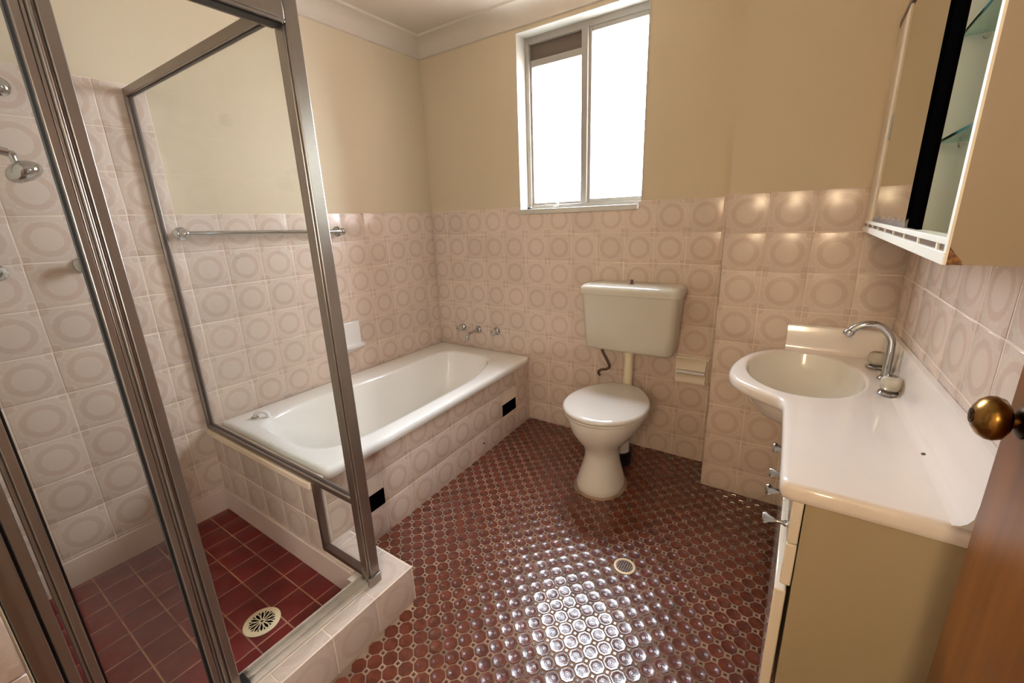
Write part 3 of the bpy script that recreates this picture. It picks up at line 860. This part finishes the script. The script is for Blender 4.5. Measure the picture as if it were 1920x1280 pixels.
def wall_tap(name, label, o, ax, group, s=1.0):
    t = thing(name, label, 'tap', o, group)
    part('flange', MB().lathe([(0.027 * s, 0.0), (0.027 * s, 0.004), (0.024 * s, 0.009), (0.013 * s, 0.017), (0.011 * s, 0.030), (0.0, 0.030)], o, ax, 24, False), 'chrome', t, smooth=True)
    a = Vector(ax); e1 = a.cross(Vector((0, 0, 1))).normalized(); e2 = a.cross(e1)
    loops = []
    for r, h in [(0.010, 0.024), (0.017, 0.027), (0.021, 0.033), (0.022, 0.043), (0.020, 0.053), (0.014, 0.058), (0.004, 0.0585)]:
        L = []
        for i in range(32):
            th = 2 * PI * i / 32
            rr = r * s * (1 + 0.10 * math.cos(8 * th)) if r > 0.015 else r * s
            L.append(Vector(o) + a * h * s + e1 * rr * math.cos(th) + e2 * rr * math.sin(th))
        loops.append(L)
    h = part('handle', MB().loft(loops, True, True), 'acrylic', t, smooth=True, angle=60)
    part('button', MB().lathe([(0.0085 * s, 0.057 * s), (0.0085 * s, 0.0605 * s), (0.0, 0.062 * s)], o, ax, 16, False), 'chrome', h, smooth=True)
    return t
wall_tap('bath_tap', 'clear-handled bath tap in the tiled corner, left of the bath spout', (0.215, 0.0, 0.572), (0, -1, 0), 'bath taps')
wall_tap('bath_tap', 'clear-handled bath tap between the bath spout and the toilet cistern', (0.508, 0.0, 0.574), (0, -1, 0), 'bath taps')
sp = thing('bath_spout', 'short chrome bath spout between two clear-handled taps', 'spout', (0.352, 0.0, 0.568))
part('flange', MB().lathe([(0.026, 0.0), (0.026, 0.004), (0.022, 0.010), (0.012, 0.015), (0.0, 0.016)], (0.352, 0, 0.568), (0, -1, 0), 24, False), 'chrome', sp, smooth=True)
part('pipe', MB().tube(spline([(0.352, -0.008, 0.568), (0.352, -0.06, 0.566), (0.352, -0.105, 0.561), (0.352, -0.125, 0.548), (0.352, -0.128, 0.528)], 6), [0.011] * 18 + [0.0115] * 7, 14), 'chrome', sp, smooth=True)
wall_tap('shower_tap', 'shower tap on the tiled wall, partly hidden behind the ribbed door stile', (0.0, -1.805, 1.184), (1, 0, 0), 'shower taps')
wall_tap('shower_tap', 'shower tap directly below the overhead shower, farther from the bath', (0.0, -2.012, 1.180), (1, 0, 0), 'shower taps')
hk = thing('wall_flange', 'small round chrome wall fitting high on the shower tiles', 'wall fitting', (0.0, -1.872, 1.745))
part('plate', MB().lathe([(0.028, 0.0), (0.028, 0.004), (0.022, 0.010), (0.012, 0.016), (0.0, 0.017)], (0, -1.872, 1.745), (1, 0, 0), 24, False), 'chrome', hk, smooth=True)
sh = thing('overhead_shower', 'chrome shower head on a short arm at the left edge', 'shower head', (0.3, -1.945, 1.45))
HX = 0.30
part('arm', MB().tube(spline([(HX, NEAR + 0.0015, 1.575), (HX, -2.12, 1.558), (HX, -2.02, 1.530), (HX, -1.945, 1.514)], 6), 0.011, 14), 'chrome', sh, smooth=True)
part('flange', MB().lathe([(0.028, 0.0), (0.028, 0.004), (0.014, 0.012), (0.0, 0.012)], (HX, NEAR + 0.0012, 1.575), (0, 1, 0), 20, False), 'chrome', sh, smooth=True)
part('swivel', MB().lathe([(0.0, -0.004), (0.008, 0.0), (0.011, 0.006), (0.008, 0.014), (0.0075, 0.034), (0.0, 0.036)], (HX, -1.940, 1.517), (0.05, 0.12, -1), 18, False), 'chrome', sh, smooth=True)
part('rose', MB().lathe([(0.0, 0.0), (0.018, 0.002), (0.032, 0.010), (0.041, 0.022), (0.0425, 0.030), (0.038, 0.041), (0.026, 0.049), (0.0, 0.053)], (HX, -1.938, 1.489), (0.12, 0.5, -1), 32, False), 'chrome', sh, smooth=True)

# toilet-roll holder ------------------------------------------------
tp = thing('toilet_roll_holder', 'cream ceramic recessed toilet roll holder beside the cistern', 'toilet roll holder', (1.745, 0.0, 0.51))
TX0, TX1, TZ0, TZ1 = 1.664, 1.826, 0.446, 0.580
part('surround', MB().box(TX0, TX1, -0.012, 0.002, TZ1 - 0.016, TZ1).box(TX0, TX1, -0.012, 0.002, TZ0, TZ0 + 0.016).box(TX0, TX0 + 0.016, -0.012, 0.002, TZ0 + 0.016, TZ1 - 0.016).box(TX1 - 0.016, TX1, -0.012, 0.002, TZ0 + 0.016, TZ1 - 0.016), 'ceramic', tp, bevel=0.004)
part('cover', MB().prism([(0.0, TZ1 - 0.010), (-0.022, TZ1 - 0.014), (-0.040, TZ1 - 0.034), (-0.046, TZ1 - 0.060), (-0.040, TZ1 - 0.060), (-0.034, TZ1 - 0.036), (-0.018, TZ1 - 0.020), (0.0, TZ1 - 0.017)], 0, TX0 + 0.010, TX1 - 0.010), 'ceramic', tp, smooth=True, angle=50)
part('back', MB().box(TX0 + 0.014, TX1 - 0.014, -0.003, 0.001, TZ0 + 0.014, TZ1 - 0.014), 'ceramic', tp)
part('scoop', MB().prism([(0.0, TZ0 + 0.044), (-0.016, TZ0 + 0.040), (-0.034, TZ0 + 0.012), (-0.036, TZ0 + 0.004), (0.0, TZ0 + 0.002)], 0, TX0 + 0.010, TX1 - 0.010), 'ceramic', tp, smooth=True, angle=50)
part('roller', MB().tube([(TX0 + 0.012, -0.030, TZ0 + 0.058), (TX1 - 0.012, -0.030, TZ0 + 0.058)], 0.010, 16), 'wceramic', tp, smooth=True)

# ================================================================== TOILET
CX = 1.445
toilet = thing('toilet', 'white pedestal toilet with its lid closed, standing on the brown floor', 'toilet', (CX, -0.45, 0.0))
prof = [(0.000, -0.452, 0.112, 0.132), (0.004, -0.452, 0.115, 0.136), (0.03, -0.452, 0.113, 0.132), (0.08, -0.450, 0.098, 0.116), (0.13, -0.446, 0.084, 0.104), (0.17, -0.440, 0.078, 0.100), (0.205, -0.432, 0.083, 0.112),
        (0.235, -0.420, 0.102, 0.140), (0.27, -0.404, 0.132, 0.186), (0.31, -0.390, 0.160, 0.222), (0.35, -0.382, 0.176, 0.240), (0.378, -0.378, 0.182, 0.246), (0.388, -0.378, 0.179, 0.243)]
part('pan', MB().loft([superloop(CX, cy, a, b, 2.2, z, 48) for z, cy, a, b in prof], True, True), 'porcelain', toilet, smooth=True, angle=70)
def lid_loop(z, s, n=56, yb=-0.118):
    L = []
    for i in range(n):
        t = 2 * PI * i / n
        c, s_ = math.cos(t), math.sin(t)
        y = -0.376 + 0.262 * s_
        x = 0.197 * c * (1 - 0.15 * s_ - 0.05 * s_ * s_)
        if y > yb - 0.02: y = yb - 0.02 + (y - (yb - 0.02)) * 0.25
        L.append((CX + x * s, -0.375 + (y + 0.375) * s, z))
    return L
part('seat', MB().loft([lid_loop(0.3885, 0.93), lid_loop(0.3885, 0.985), lid_loop(0.393, 0.995), lid_loop(0.401, 0.990), lid_loop(0.403, 0.96)], True, True), 'seat', toilet, smooth=True, angle=60)
part('lid', MB().loft([lid_loop(0.4045, 0.96), lid_loop(0.4045, 0.995), lid_loop(0.409, 1.006), lid_loop(0.417, 1.0), lid_loop(0.423, 0.965), lid_loop(0.4255, 0.90), lid_loop(0.427, 0.6), lid_loop(0.4275, 0.2)], True, True), 'seat', toilet, smooth=True, angle=60)
for dx in (-0.07, 0.07):
    part('hinge', MB().lathe([(0.013, 0.0), (0.013, 0.020), (0.010, 0.024), (0.0, 0.024)], (CX + dx, -0.160, 0.388), (0, 0, 1), 16, False), 'seat', toilet, smooth=True)
part('trap', MB().tube(spline([(CX, -0.34, 0.27), (CX + 0.005, -0.27, 0.235), (CX + 0.008, -0.225, 0.16), (CX + 0.01, -0.215, 0.07)], 5), [0.055] * 6 + [0.05] * 10, 18), 'porcelain', toilet, smooth=True)
part('trap_collar', MB().tube([(CX + 0.01, -0.215, 0.0), (CX + 0.01, -0.215, 0.075)], 0.062, 20), 'gasket', toilet, smooth=True)
part('mortar_ring', MB().loft([superloop(CX, -0.452, 0.126, 0.147, 2.2, 0.0005, 40), superloop(CX, -0.452, 0.121, 0.142, 2.2, 0.004, 40), superloop(CX, -0.452, 0.113, 0.134, 2.2, 0.008, 40)], False, False), 'floorgrout', toilet, smooth=True)

cis = thing('cistern', 'ivory wall-hung toilet cistern with rounded lid below the window', 'cistern', (CX, -0.09, 0.6))
def cl(z, hw, d, r): return rrect(CX - hw, CX + hw, -d, -0.003, r, z, 6)
part('tank', MB().loft([cl(0.602, 0.214, 0.150, 0.03), cl(0.606, 0.222, 0.160, 0.034), cl(0.618, 0.229, 0.168, 0.036), cl(0.70, 0.234, 0.172, 0.034), cl(0.80, 0.240, 0.176, 0.032), cl(0.905, 0.246, 0.180, 0.030)], True, True), 'cistern', cis, smooth=True, angle=60)
part('lid', MB().loft([cl(0.900, 0.252, 0.186, 0.034), cl(0.902, 0.256, 0.190, 0.036), cl(0.922, 0.257, 0.191, 0.036), cl(0.936, 0.253, 0.186, 0.036), cl(0.945, 0.244, 0.176, 0.034), cl(0.949, 0.228, 0.158, 0.030), cl(0.951, 0.150, 0.110, 0.02)], True, True), 'cistern', cis, smooth=True, angle=60)
bt = part('flush_button', MB().lathe([(0.016, 0.0), (0.016, 0.003), (0.007, 0.004), (0.007, 0.022), (0.008, 0.024), (0.0, 0.025)], (CX, -0.10, 0.950), (0, 0, 1), 16, False), 'aludark', cis, smooth=True)
part('flush_pipe', MB().tube([(CX - 0.004, -0.085, 0.602), (CX - 0.004, -0.088, 0.5), (CX - 0.002, -0.10, 0.36), (CX, -0.145, 0.33)], 0.024, 18), 'pvc', cis, smooth=True)
part('pipe_nut', MB().lathe([(0.034, 0.0), (0.034, 0.012), (0.030, 0.016), (0.030, 0.030), (0.026, 0.032), (0.0, 0.032)], (CX - 0.004, -0.085, 0.602), (0, 0, -1), 20, False), 'pvc', cis, smooth=True)
part('inlet_pipe', MB().tube(spline([(1.290, -0.085, 0.606), (1.290, -0.082, 0.570), (1.308, -0.070, 0.525), (1.322, -0.055, 0.480), (1.300, -0.040, 0.452), (1.262, -0.030, 0.438), (1.246, -0.028, 0.420), (1.244, -0.006, 0.395)], 6), 0.0078, 12), 'copper', cis, smooth=True)
part('inlet_nut', MB().lathe([(0.012, 0.0), (0.012, 0.018), (0.0, 0.018)], (1.290, -0.085, 0.603), (0, 0, -1), 6, False), 'brassdark', cis)

# ================================================================== VANITY
VY0, VY1 = -1.283, PY - 0.002
van = thing('vanity_cabinet', 'cream laminate vanity cabinet with small chrome knobs below the counter', 'cabinet', (2.33, -0.75, 0.0))
part('side_panel', MB().box(2.224, wx(VY0) - 0.003, VY0 + 0.012, VY0 + 0.028, 0.02, 0.700), 'laminate', van, bevel=0.001)
part('side_panel', MB().box(2.224, W - 0.004, VY1 - 0.020, VY1 - 0.004, 0.02, 0.700), 'laminate', van)
part('back_panel', MB().box(W - 0.010, W - 0.002, VY0 + 0.028, VY1 - 0.020, 0.02, 0.700), 'laminate', van)
part('base_panel', MB().box(2.226, W - 0.012, VY0 + 0.028, VY1 - 0.020, 0.08, 0.096), 'laminate', van)
part('kickboard', MB().box(2.240, 2.250, VY0 + 0.028, VY1 - 0.020, 0.02, 0.08), 'laminate', van)
part('foot_rail', MB().box(2.236, W - 0.02, VY0 + 0.020, VY1 - 0.022, 0.0, 0.02), 'gasket', van)
def kb(parent, x, y, z):
    part('knob', MB().lathe([(0.008, 0.0), (0.008, 0.003), (0.005, 0.008), (0.0045, 0.024), (0.008, 0.036), (0.0130, 0.043), (0.0145, 0.047), (0.012, 0.051), (0.0, 0.053)], (x, y, z), (-1, 0, 0), 18, False), 'chrome', parent, smooth=True)
FX = 2.197
for ya, yb in ((VY0 + 0.018, -1.040), (-1.037, -0.815)):
    for za, zb, zk in ((0.587, 0.694, 0.640), (0.476, 0.584, 0.560)):
        d = part('drawer', MB().box(FX + 0.004, 2.222, ya, yb, za, zb), 'front', van, bevel=0.003)
        kb(d, FX + 0.004, 0.5 * (ya + yb) - 0.005, zk)
for ya, yb, ky in ((VY0 + 0.010, -0.905, -0.94), (-0.902, -0.53, -0.86), (-0.527, VY1 - 0.004, -0.30)):
    d = part('door', MB().box(FX - 0.004, 2.216, ya, yb, 0.09, 0.466), 'front', van, bevel=0.003)
part('filler', MB().box(FX + 0.006, 2.222, -0.812, VY1 - 0.004, 0.470, 0.574), 'front', van, bevel=0.002)

# counter with moulded bowl
BC = Vector((2.203, -0.495))
outline = [(wx(VY1) - 0.001, VY1)] + [(2.44 - 0.0215 * k, VY1) for k in range(0, 15)]
front_pts = [(2.136, -0.214), (2.105, -0.234), (2.068, -0.270), (2.030, -0.328), (2.003, -0.400), (1.987, -0.480), (1.981, -0.560), (1.988, -0.625), (2.014, -0.682), (2.060, -0.732), (2.106, -0.767), (2.138, -0.790), (2.154, -0.812), (2.160, -0.850), (2.163, -0.93), (2.167, -1.03), (2.170, -1.13), (2.172, -1.22), (2.174, -1.262)]
fp = spline([(x, y, 0) for x, y in front_pts], 4)
outline += [(p.x, p.y) for p in fp]
outline += [(2.180, -1.277), (2.194, VY0), (2.28, VY0), (2.36, VY0), (wx(VY0) - 0.001, VY0)]
for k in range(1, 40):
    yk = VY0 + (VY1 - VY0) * k / 40
    outline.append((wx(yk) - 0.001, yk))
def ell(s, z, shift=(0, 0)):
    L = []
    for x, y in outline:
        th = math.atan2((y - BC.y) / 0.245, (x - BC.x) / 0.172)
        L.append((BC.x + shift[0] + 0.172 * s * math.cos(th), BC.y + shift[1] + 0.245 * s * math.sin(th), z))
    return L
out_ccw = outline
def off(d, z):
    pts = inset([(x, y) for x, y in out_ccw], d)
    return [(min(p.x, wx(p.y) - 0.001), max(min(p.y, VY1), VY0), z) for p in pts]
TZ = 0.740
top_loops = [off(0.030, 0.700), off(0.006, 0.699), off(0.0015, 0.703), off(0.0, 0.712), off(0.0, 0.726), off(0.003, 0.735), off(0.008, 0.739), off(0.014, TZ), ell(1.06, TZ), ell(1.025, 0.7385), ell(1.0, 0.733)]
counter = thing('vanity_counter', 'pale moulded vanity counter with oval basin bulging out at the front', 'vanity top', (2.3, -0.75, 0.70))
part('top', MB().loft(top_loops, False, False), 'counter', counter, smooth=True, angle=55)
part('basin', MB().loft([ell(1.0, 0.733), ell(0.985, 0.722), ell(0.955, 0.69), ell(0.88, 0.655), ell(0.74, 0.625), ell(0.52, 0.606), ell(0.25, 0.598), ell(0.09, 0.597)], False, True), 'bowl', counter, smooth=True, angle=60)
under = [off(0.030, 0.700), ell(1.10, 0.698), ell(1.04, 0.668), ell(0.94, 0.630), ell(0.78, 0.602), ell(0.5, 0.584), ell(0.12, 0.58)]
part('basin_underside', MB().loft(under, False, True), 'counter', counter, smooth=True, angle=60)
part('plug_hole', MB().lathe([(0.024, 0.0), (0.024, 0.002), (0.017, 0.0025), (0.015, 0.0), (0.0, -0.001)], (BC.x, BC.y, 0.5975), (0, 0, 1), 24, False), 'chrome', counter, smooth=True)
up = [(0.0, 0.739), (0.044, 0.739), (0.044, 0.7403), (0.034, 0.743), (0.026, 0.750), (0.020, 0.762), (0.017, 0.785), (0.015, 0.846), (0.014, 0.851), (0.008, 0.853), (0.0, 0.853)]
part('upstand', MB().loft([[(wx(y) - 0.0012 - d, y, z if z < 0.78 else z + zr) for d, z in up] for y, zr in ((VY0 + 0.001, 0.026), (VY1, 0.0))], True, True), 'counter', counter, smooth=True, angle=50)
up2 = [(0.0, 0.739), (0.030, 0.739), (0.030, 0.7405), (0.024, 0.744), (0.020, 0.752), (0.018, 0.768), (0.017, 0.838), (0.014, 0.843), (0.008, 0.845), (0.0, 0.845)]
part('end_upstand', MB().prism([(VY1 + 0.0012 - d, z) for d, z in up2], 0, 2.137, W - 0.012), 'counter', counter, smooth=True, angle=50)
part('screw_hole', MB().lathe([(0.004, 0.0), (0.004, 0.0012), (0.0, 0.0014)], (2.436, -1.01, 0.7440), (-0.25, 0, 1), 12, False), 'aludark', counter)

def basin_tap(label, x, y):
    t = thing('basin_tap', label, 'tap', (x, y, TZ), 'basin taps')
    part('base_plate', MB().lathe([(0.029, 0.0), (0.030, 0.003), (0.027, 0.007), (0.013, 0.010), (0.010, 0.020), (0.0, 0.020)], (x, y, TZ + 0.0042), (0, 0, 1), 28, False), 'chrome', t, smooth=True)
    loops = []
    for r, h in [(0.011, 0.013), (0.019, 0.016), (0.0245, 0.023), (0.0255, 0.036), (0.024, 0.050), (0.018, 0.058), (0.004, 0.059)]:
        L = []
        for i in range(36):
            th = 2 * PI * i / 36
            rr = r * (1 + (0.07 * math.cos(6 * th) if r > 0.015 else 0))
            L.append((x + rr * math.cos(th), y + rr * math.sin(th), TZ + h))
        loops.append(L)
    h = part('handle', MB().loft(loops, True, True), 'acrylic', t, smooth=True, angle=60)
    part('cap', MB().lathe([(0.0125, 0.058), (0.0125, 0.0605), (0.0, 0.0615)], (x, y, TZ), (0, 0, 1), 20, False), 'chrome', h, smooth=True)
    return t
basin_tap('clear-handled basin tap nearer the door knob', 2.420, -0.620)
basin_tap('clear-handled basin tap behind the gooseneck spout, nearer the window wall', 2.412, -0.352)
gs = thing('basin_spout', 'chrome gooseneck spout curving over the vanity basin', 'spout', (2.424, -0.470, TZ))
GX, GY = 2.424, -0.470
part('base_collar', MB().lathe([(0.021, 0.0), (0.021, 0.004), (0.015, 0.010), (0.0, 0.010)], (GX, GY, TZ + 0.002), (0, 0, 1), 24, False), 'chrome', gs, smooth=True)
gpts = [(GX, GY, TZ + 0.006), (GX, GY, TZ + 0.10)]
for k in range(1, 15):
    a = PI * 0.80 * k / 14
    gpts.append((GX - 0.060 * (1 - math.cos(a)), GY - 0.002 * k / 14, TZ + 0.112 + 0.068 * math.sin(a)))
part('neck', MB().tube(gpts, 0.0115, 16), 'chrome', gs, smooth=True)
e = Vector(gpts[-1]); dvec = (Vector(gpts[-1]) - Vector(gpts[-2])).normalized()
part('aerator', MB().lathe([(0.0118, -0.004), (0.0145, 0.0), (0.0145, 0.016), (0.012, 0.019), (0.0, 0.017)], e, dvec, 20, False), 'chrome', gs, smooth=True)

# ================================================================== MIRROR CABINET
MXF, MY0, MY1, MZ0, MZ1 = 2.320, -1.402, PY - 0.003, 1.205, 1.862
mc = thing('mirror_cabinet', 'cream wall cabinet with sliding mirror and glass shelves above the vanity', 'cabinet', (2.39, -0.8, MZ0))
part('side_panel', MB().box(MXF + 0.002, wx(MY0) - 0.001, MY0, MY0 + 0.014, MZ0, MZ1), 'chipped', mc)
part('front_edging', MB().box(MXF - 0.001, MXF + 0.002, MY0, MY0 + 0.014, MZ0, MZ1), 'cabin', mc)
part('side_panel', MB().box(MXF, W - 0.001, MY1 - 0.022, MY1, MZ0 + 0.03, MZ1), 'cabwhite', mc)
part('end_stile', MB().box(MXF, MXF + 0.012, -0.420, MY1 - 0.022, MZ0 + 0.036, MZ1 - 0.030), 'cabwhite', mc)
part('back_panel', MB().box(W - 0.008, W - 0.001, MY0 + 0.014, MY1 - 0.022, MZ0, MZ1), 'cabin', mc)
part('top_panel', MB().box(MXF, W - 0.008, MY0 + 0.014, MY1 - 0.022, MZ1 - 0.014, MZ1), 'cabwhite', mc)
part('bottom_panel', MB().box(MXF + 0.002, W - 0.008, MY0 + 0.014, MY1 - 0.001, MZ0, MZ0 + 0.014), 'cabwhite', mc)
part('bottom_rail', MB().box(MXF - 0.002, MXF + 0.004, MY0 + 0.002, MY1 - 0.001, MZ0 - 0.001, MZ0 + 0.017), 'cabin', mc, bevel=0.001)
tr = part('lower_track', MB().box(MXF - 0.001, MXF + 0.022, MY0 + 0.014, MY1 - 0.022, MZ0 + 0.026, MZ0 + 0.036), 'cabin', mc, bevel=0.001)
part('track_slot', MB().box(MXF + 0.003, MXF + 0.018, MY0 + 0.014, MY1 - 0.022, MZ0 + 0.014, MZ0 + 0.026), 'aludark', mc)
for k in range(8):
    yk = MY0 + 0.06 + 0.145 * k
    part('clip', MB().box(MXF - 0.0005, MXF + 0.004, yk, yk + 0.010, MZ0 + 0.017, MZ0 + 0.026), 'cabin', mc)
part('upper_track', MB().box(MXF - 0.002, MXF + 0.004, MY0 + 0.014, MY1 - 0.001, MZ1 - 0.030, MZ1 - 0.014).box(MXF + 0.004, MXF + 0.022, MY0 + 0.014, MY1 - 0.001, MZ1 - 0.020, MZ1 - 0.014).box(MXF + 0.011, MXF + 0.013, MY0 + 0.014, MY1 - 0.001, MZ1 - 0.030, MZ1 - 0.020), 'aludark', mc)
part('mirror', MB().box(MXF + 0.003, MXF + 0.008, -1.005, -0.421, MZ0 + 0.037, MZ1 - 0.031), 'mirror', mc)
part('finger_pull', MB().box(MXF + 0.001, MXF + 0.003, -0.452, -0.438, 1.475, 1.545), 'winalu', mc)
part('black_band', MB().box(MXF + 0.009, MXF + 0.016, -1.105, -1.000, MZ0 + 0.036, MZ1 - 0.020), 'black', mc)  # flat black band beside the end of the mirror
part('bounce_lining', MB().box(MXF + 0.003, W - 0.008, MY0 + 0.0141, MY0 + 0.0155, MZ0 + 0.014, MZ1 - 0.014), 'cabin', mc)  # white lining added to bounce window light onto the divider
part('divider', MB().box(MXF + 0.024, W - 0.008, -0.985, -0.971, MZ0 + 0.014, MZ1 - 0.014), 'cabin', mc)
for z in (1.402, 1.586):
    s_ = part('shelf', MB().box(2.352, W - 0.010, MY0 + 0.017, -0.987, z, z + 0.005), 'shelfglass', mc)
    part('front_edge', MB().box(2.350, 2.352, MY0 + 0.017, -0.987, z, z + 0.005), 'glassedge', s_)
    for yy in (-0.992, MY0 + 0.022):
        part('shelf_pin', MB().tube([(2.385, yy - 0.004, z - 0.006), (2.385, yy + 0.004, z - 0.006)], 0.005, 10), 'ceramic', s_)

# ================================================================== FLOOR DRAINS
fd = thing('floor_drain', 'round chrome-rimmed floor drain with dark grate in the brown tiles', 'drain', (DRAIN.x, DRAIN.y, 0.0))
part('ring', MB().lathe([(0.040, 0.0003), (0.040, 0.0022), (0.037, 0.0032), (0.0315, 0.0028), (0.0305, 0.0004)], (DRAIN.x, DRAIN.y, 0), (0, 0, 1), 32, False), 'plastic', fd, smooth=True)
gr = MB()
for i in range(-3, 4):
    h = math.sqrt(max(0, 0.0305 ** 2 - (i * 0.0085) ** 2))
    if h > 0.004:
        gr.box(DRAIN.x + i * 0.0085 - 0.0019, DRAIN.x + i * 0.0085 + 0.0019, DRAIN.y - h, DRAIN.y + h, 0.0004, 0.0019)
        gr.box(DRAIN.x - h, DRAIN.x + h, DRAIN.y + i * 0.0085 - 0.0019, DRAIN.y + i * 0.0085 + 0.0019, 0.0004, 0.0018)
part('grate', gr, 'aludark', fd)
part('sump', MB().lathe([(0.031, 0.0002), (0.0, 0.00025)], (DRAIN.x, DRAIN.y, 0), (0, 0, 1), 24, False), 'void', fd)
SDX, SDY, SZ = 0.782, -1.788, 0.0045
sdn = thing('shower_drain', 'round cream shower drain with petal slots in the red tiles', 'drain', (SDX, SDY, 0.0))
part('ring', MB().lathe([(0.057, 0.0), (0.057, 0.002), (0.053, 0.0032), (0.045, 0.0034), (0.043, 0.0030), (0.041, 0.0030), (0.0, 0.0030)], (SDX, SDY, SZ), (0, 0, 1), 40, False), 'plastic', sdn, smooth=True)
for k in range(12):
    a = 2 * PI * k / 12
    pts = []
    r0, r1, wd = 0.008, 0.039, 0.0042
    for t, w in ((0, 0.0), (0.3, 0.55), (0.7, 1.0), (1, 0.35), (1, -0.35), (0.7, -1.0), (0.3, -0.55)):
        r = r0 + (r1 - r0) * t
        x, y = r * math.cos(a) - w * wd * math.sin(a), r * math.sin(a) + w * wd * math.cos(a)
        pts.append((SDX + x, SDY + y))
    part('slot', MB().prism(pts, 2, SZ + 0.0028, SZ + 0.0034), 'void', sdn)
for k in range(12):
    a = 2 * PI * (k + 0.5) / 12
    pts = []
    for r, w in ((0.026, 0.0), (0.0395, 0.0024), (0.0405, 0.0), (0.0395, -0.0024)):
        pts.append((SDX + r * math.cos(a) - w * math.sin(a), SDY + r * math.sin(a) + w * math.cos(a)))
    part('slot', MB().prism(pts, 2, SZ + 0.0028, SZ + 0.0036), 'void', sdn)
part('centre_hole', MB().lathe([(0.004, 0.0028), (0.004, 0.0034), (0.0, 0.0035)], (SDX, SDY, SZ), (0, 0, 1), 12, False), 'void', sdn)
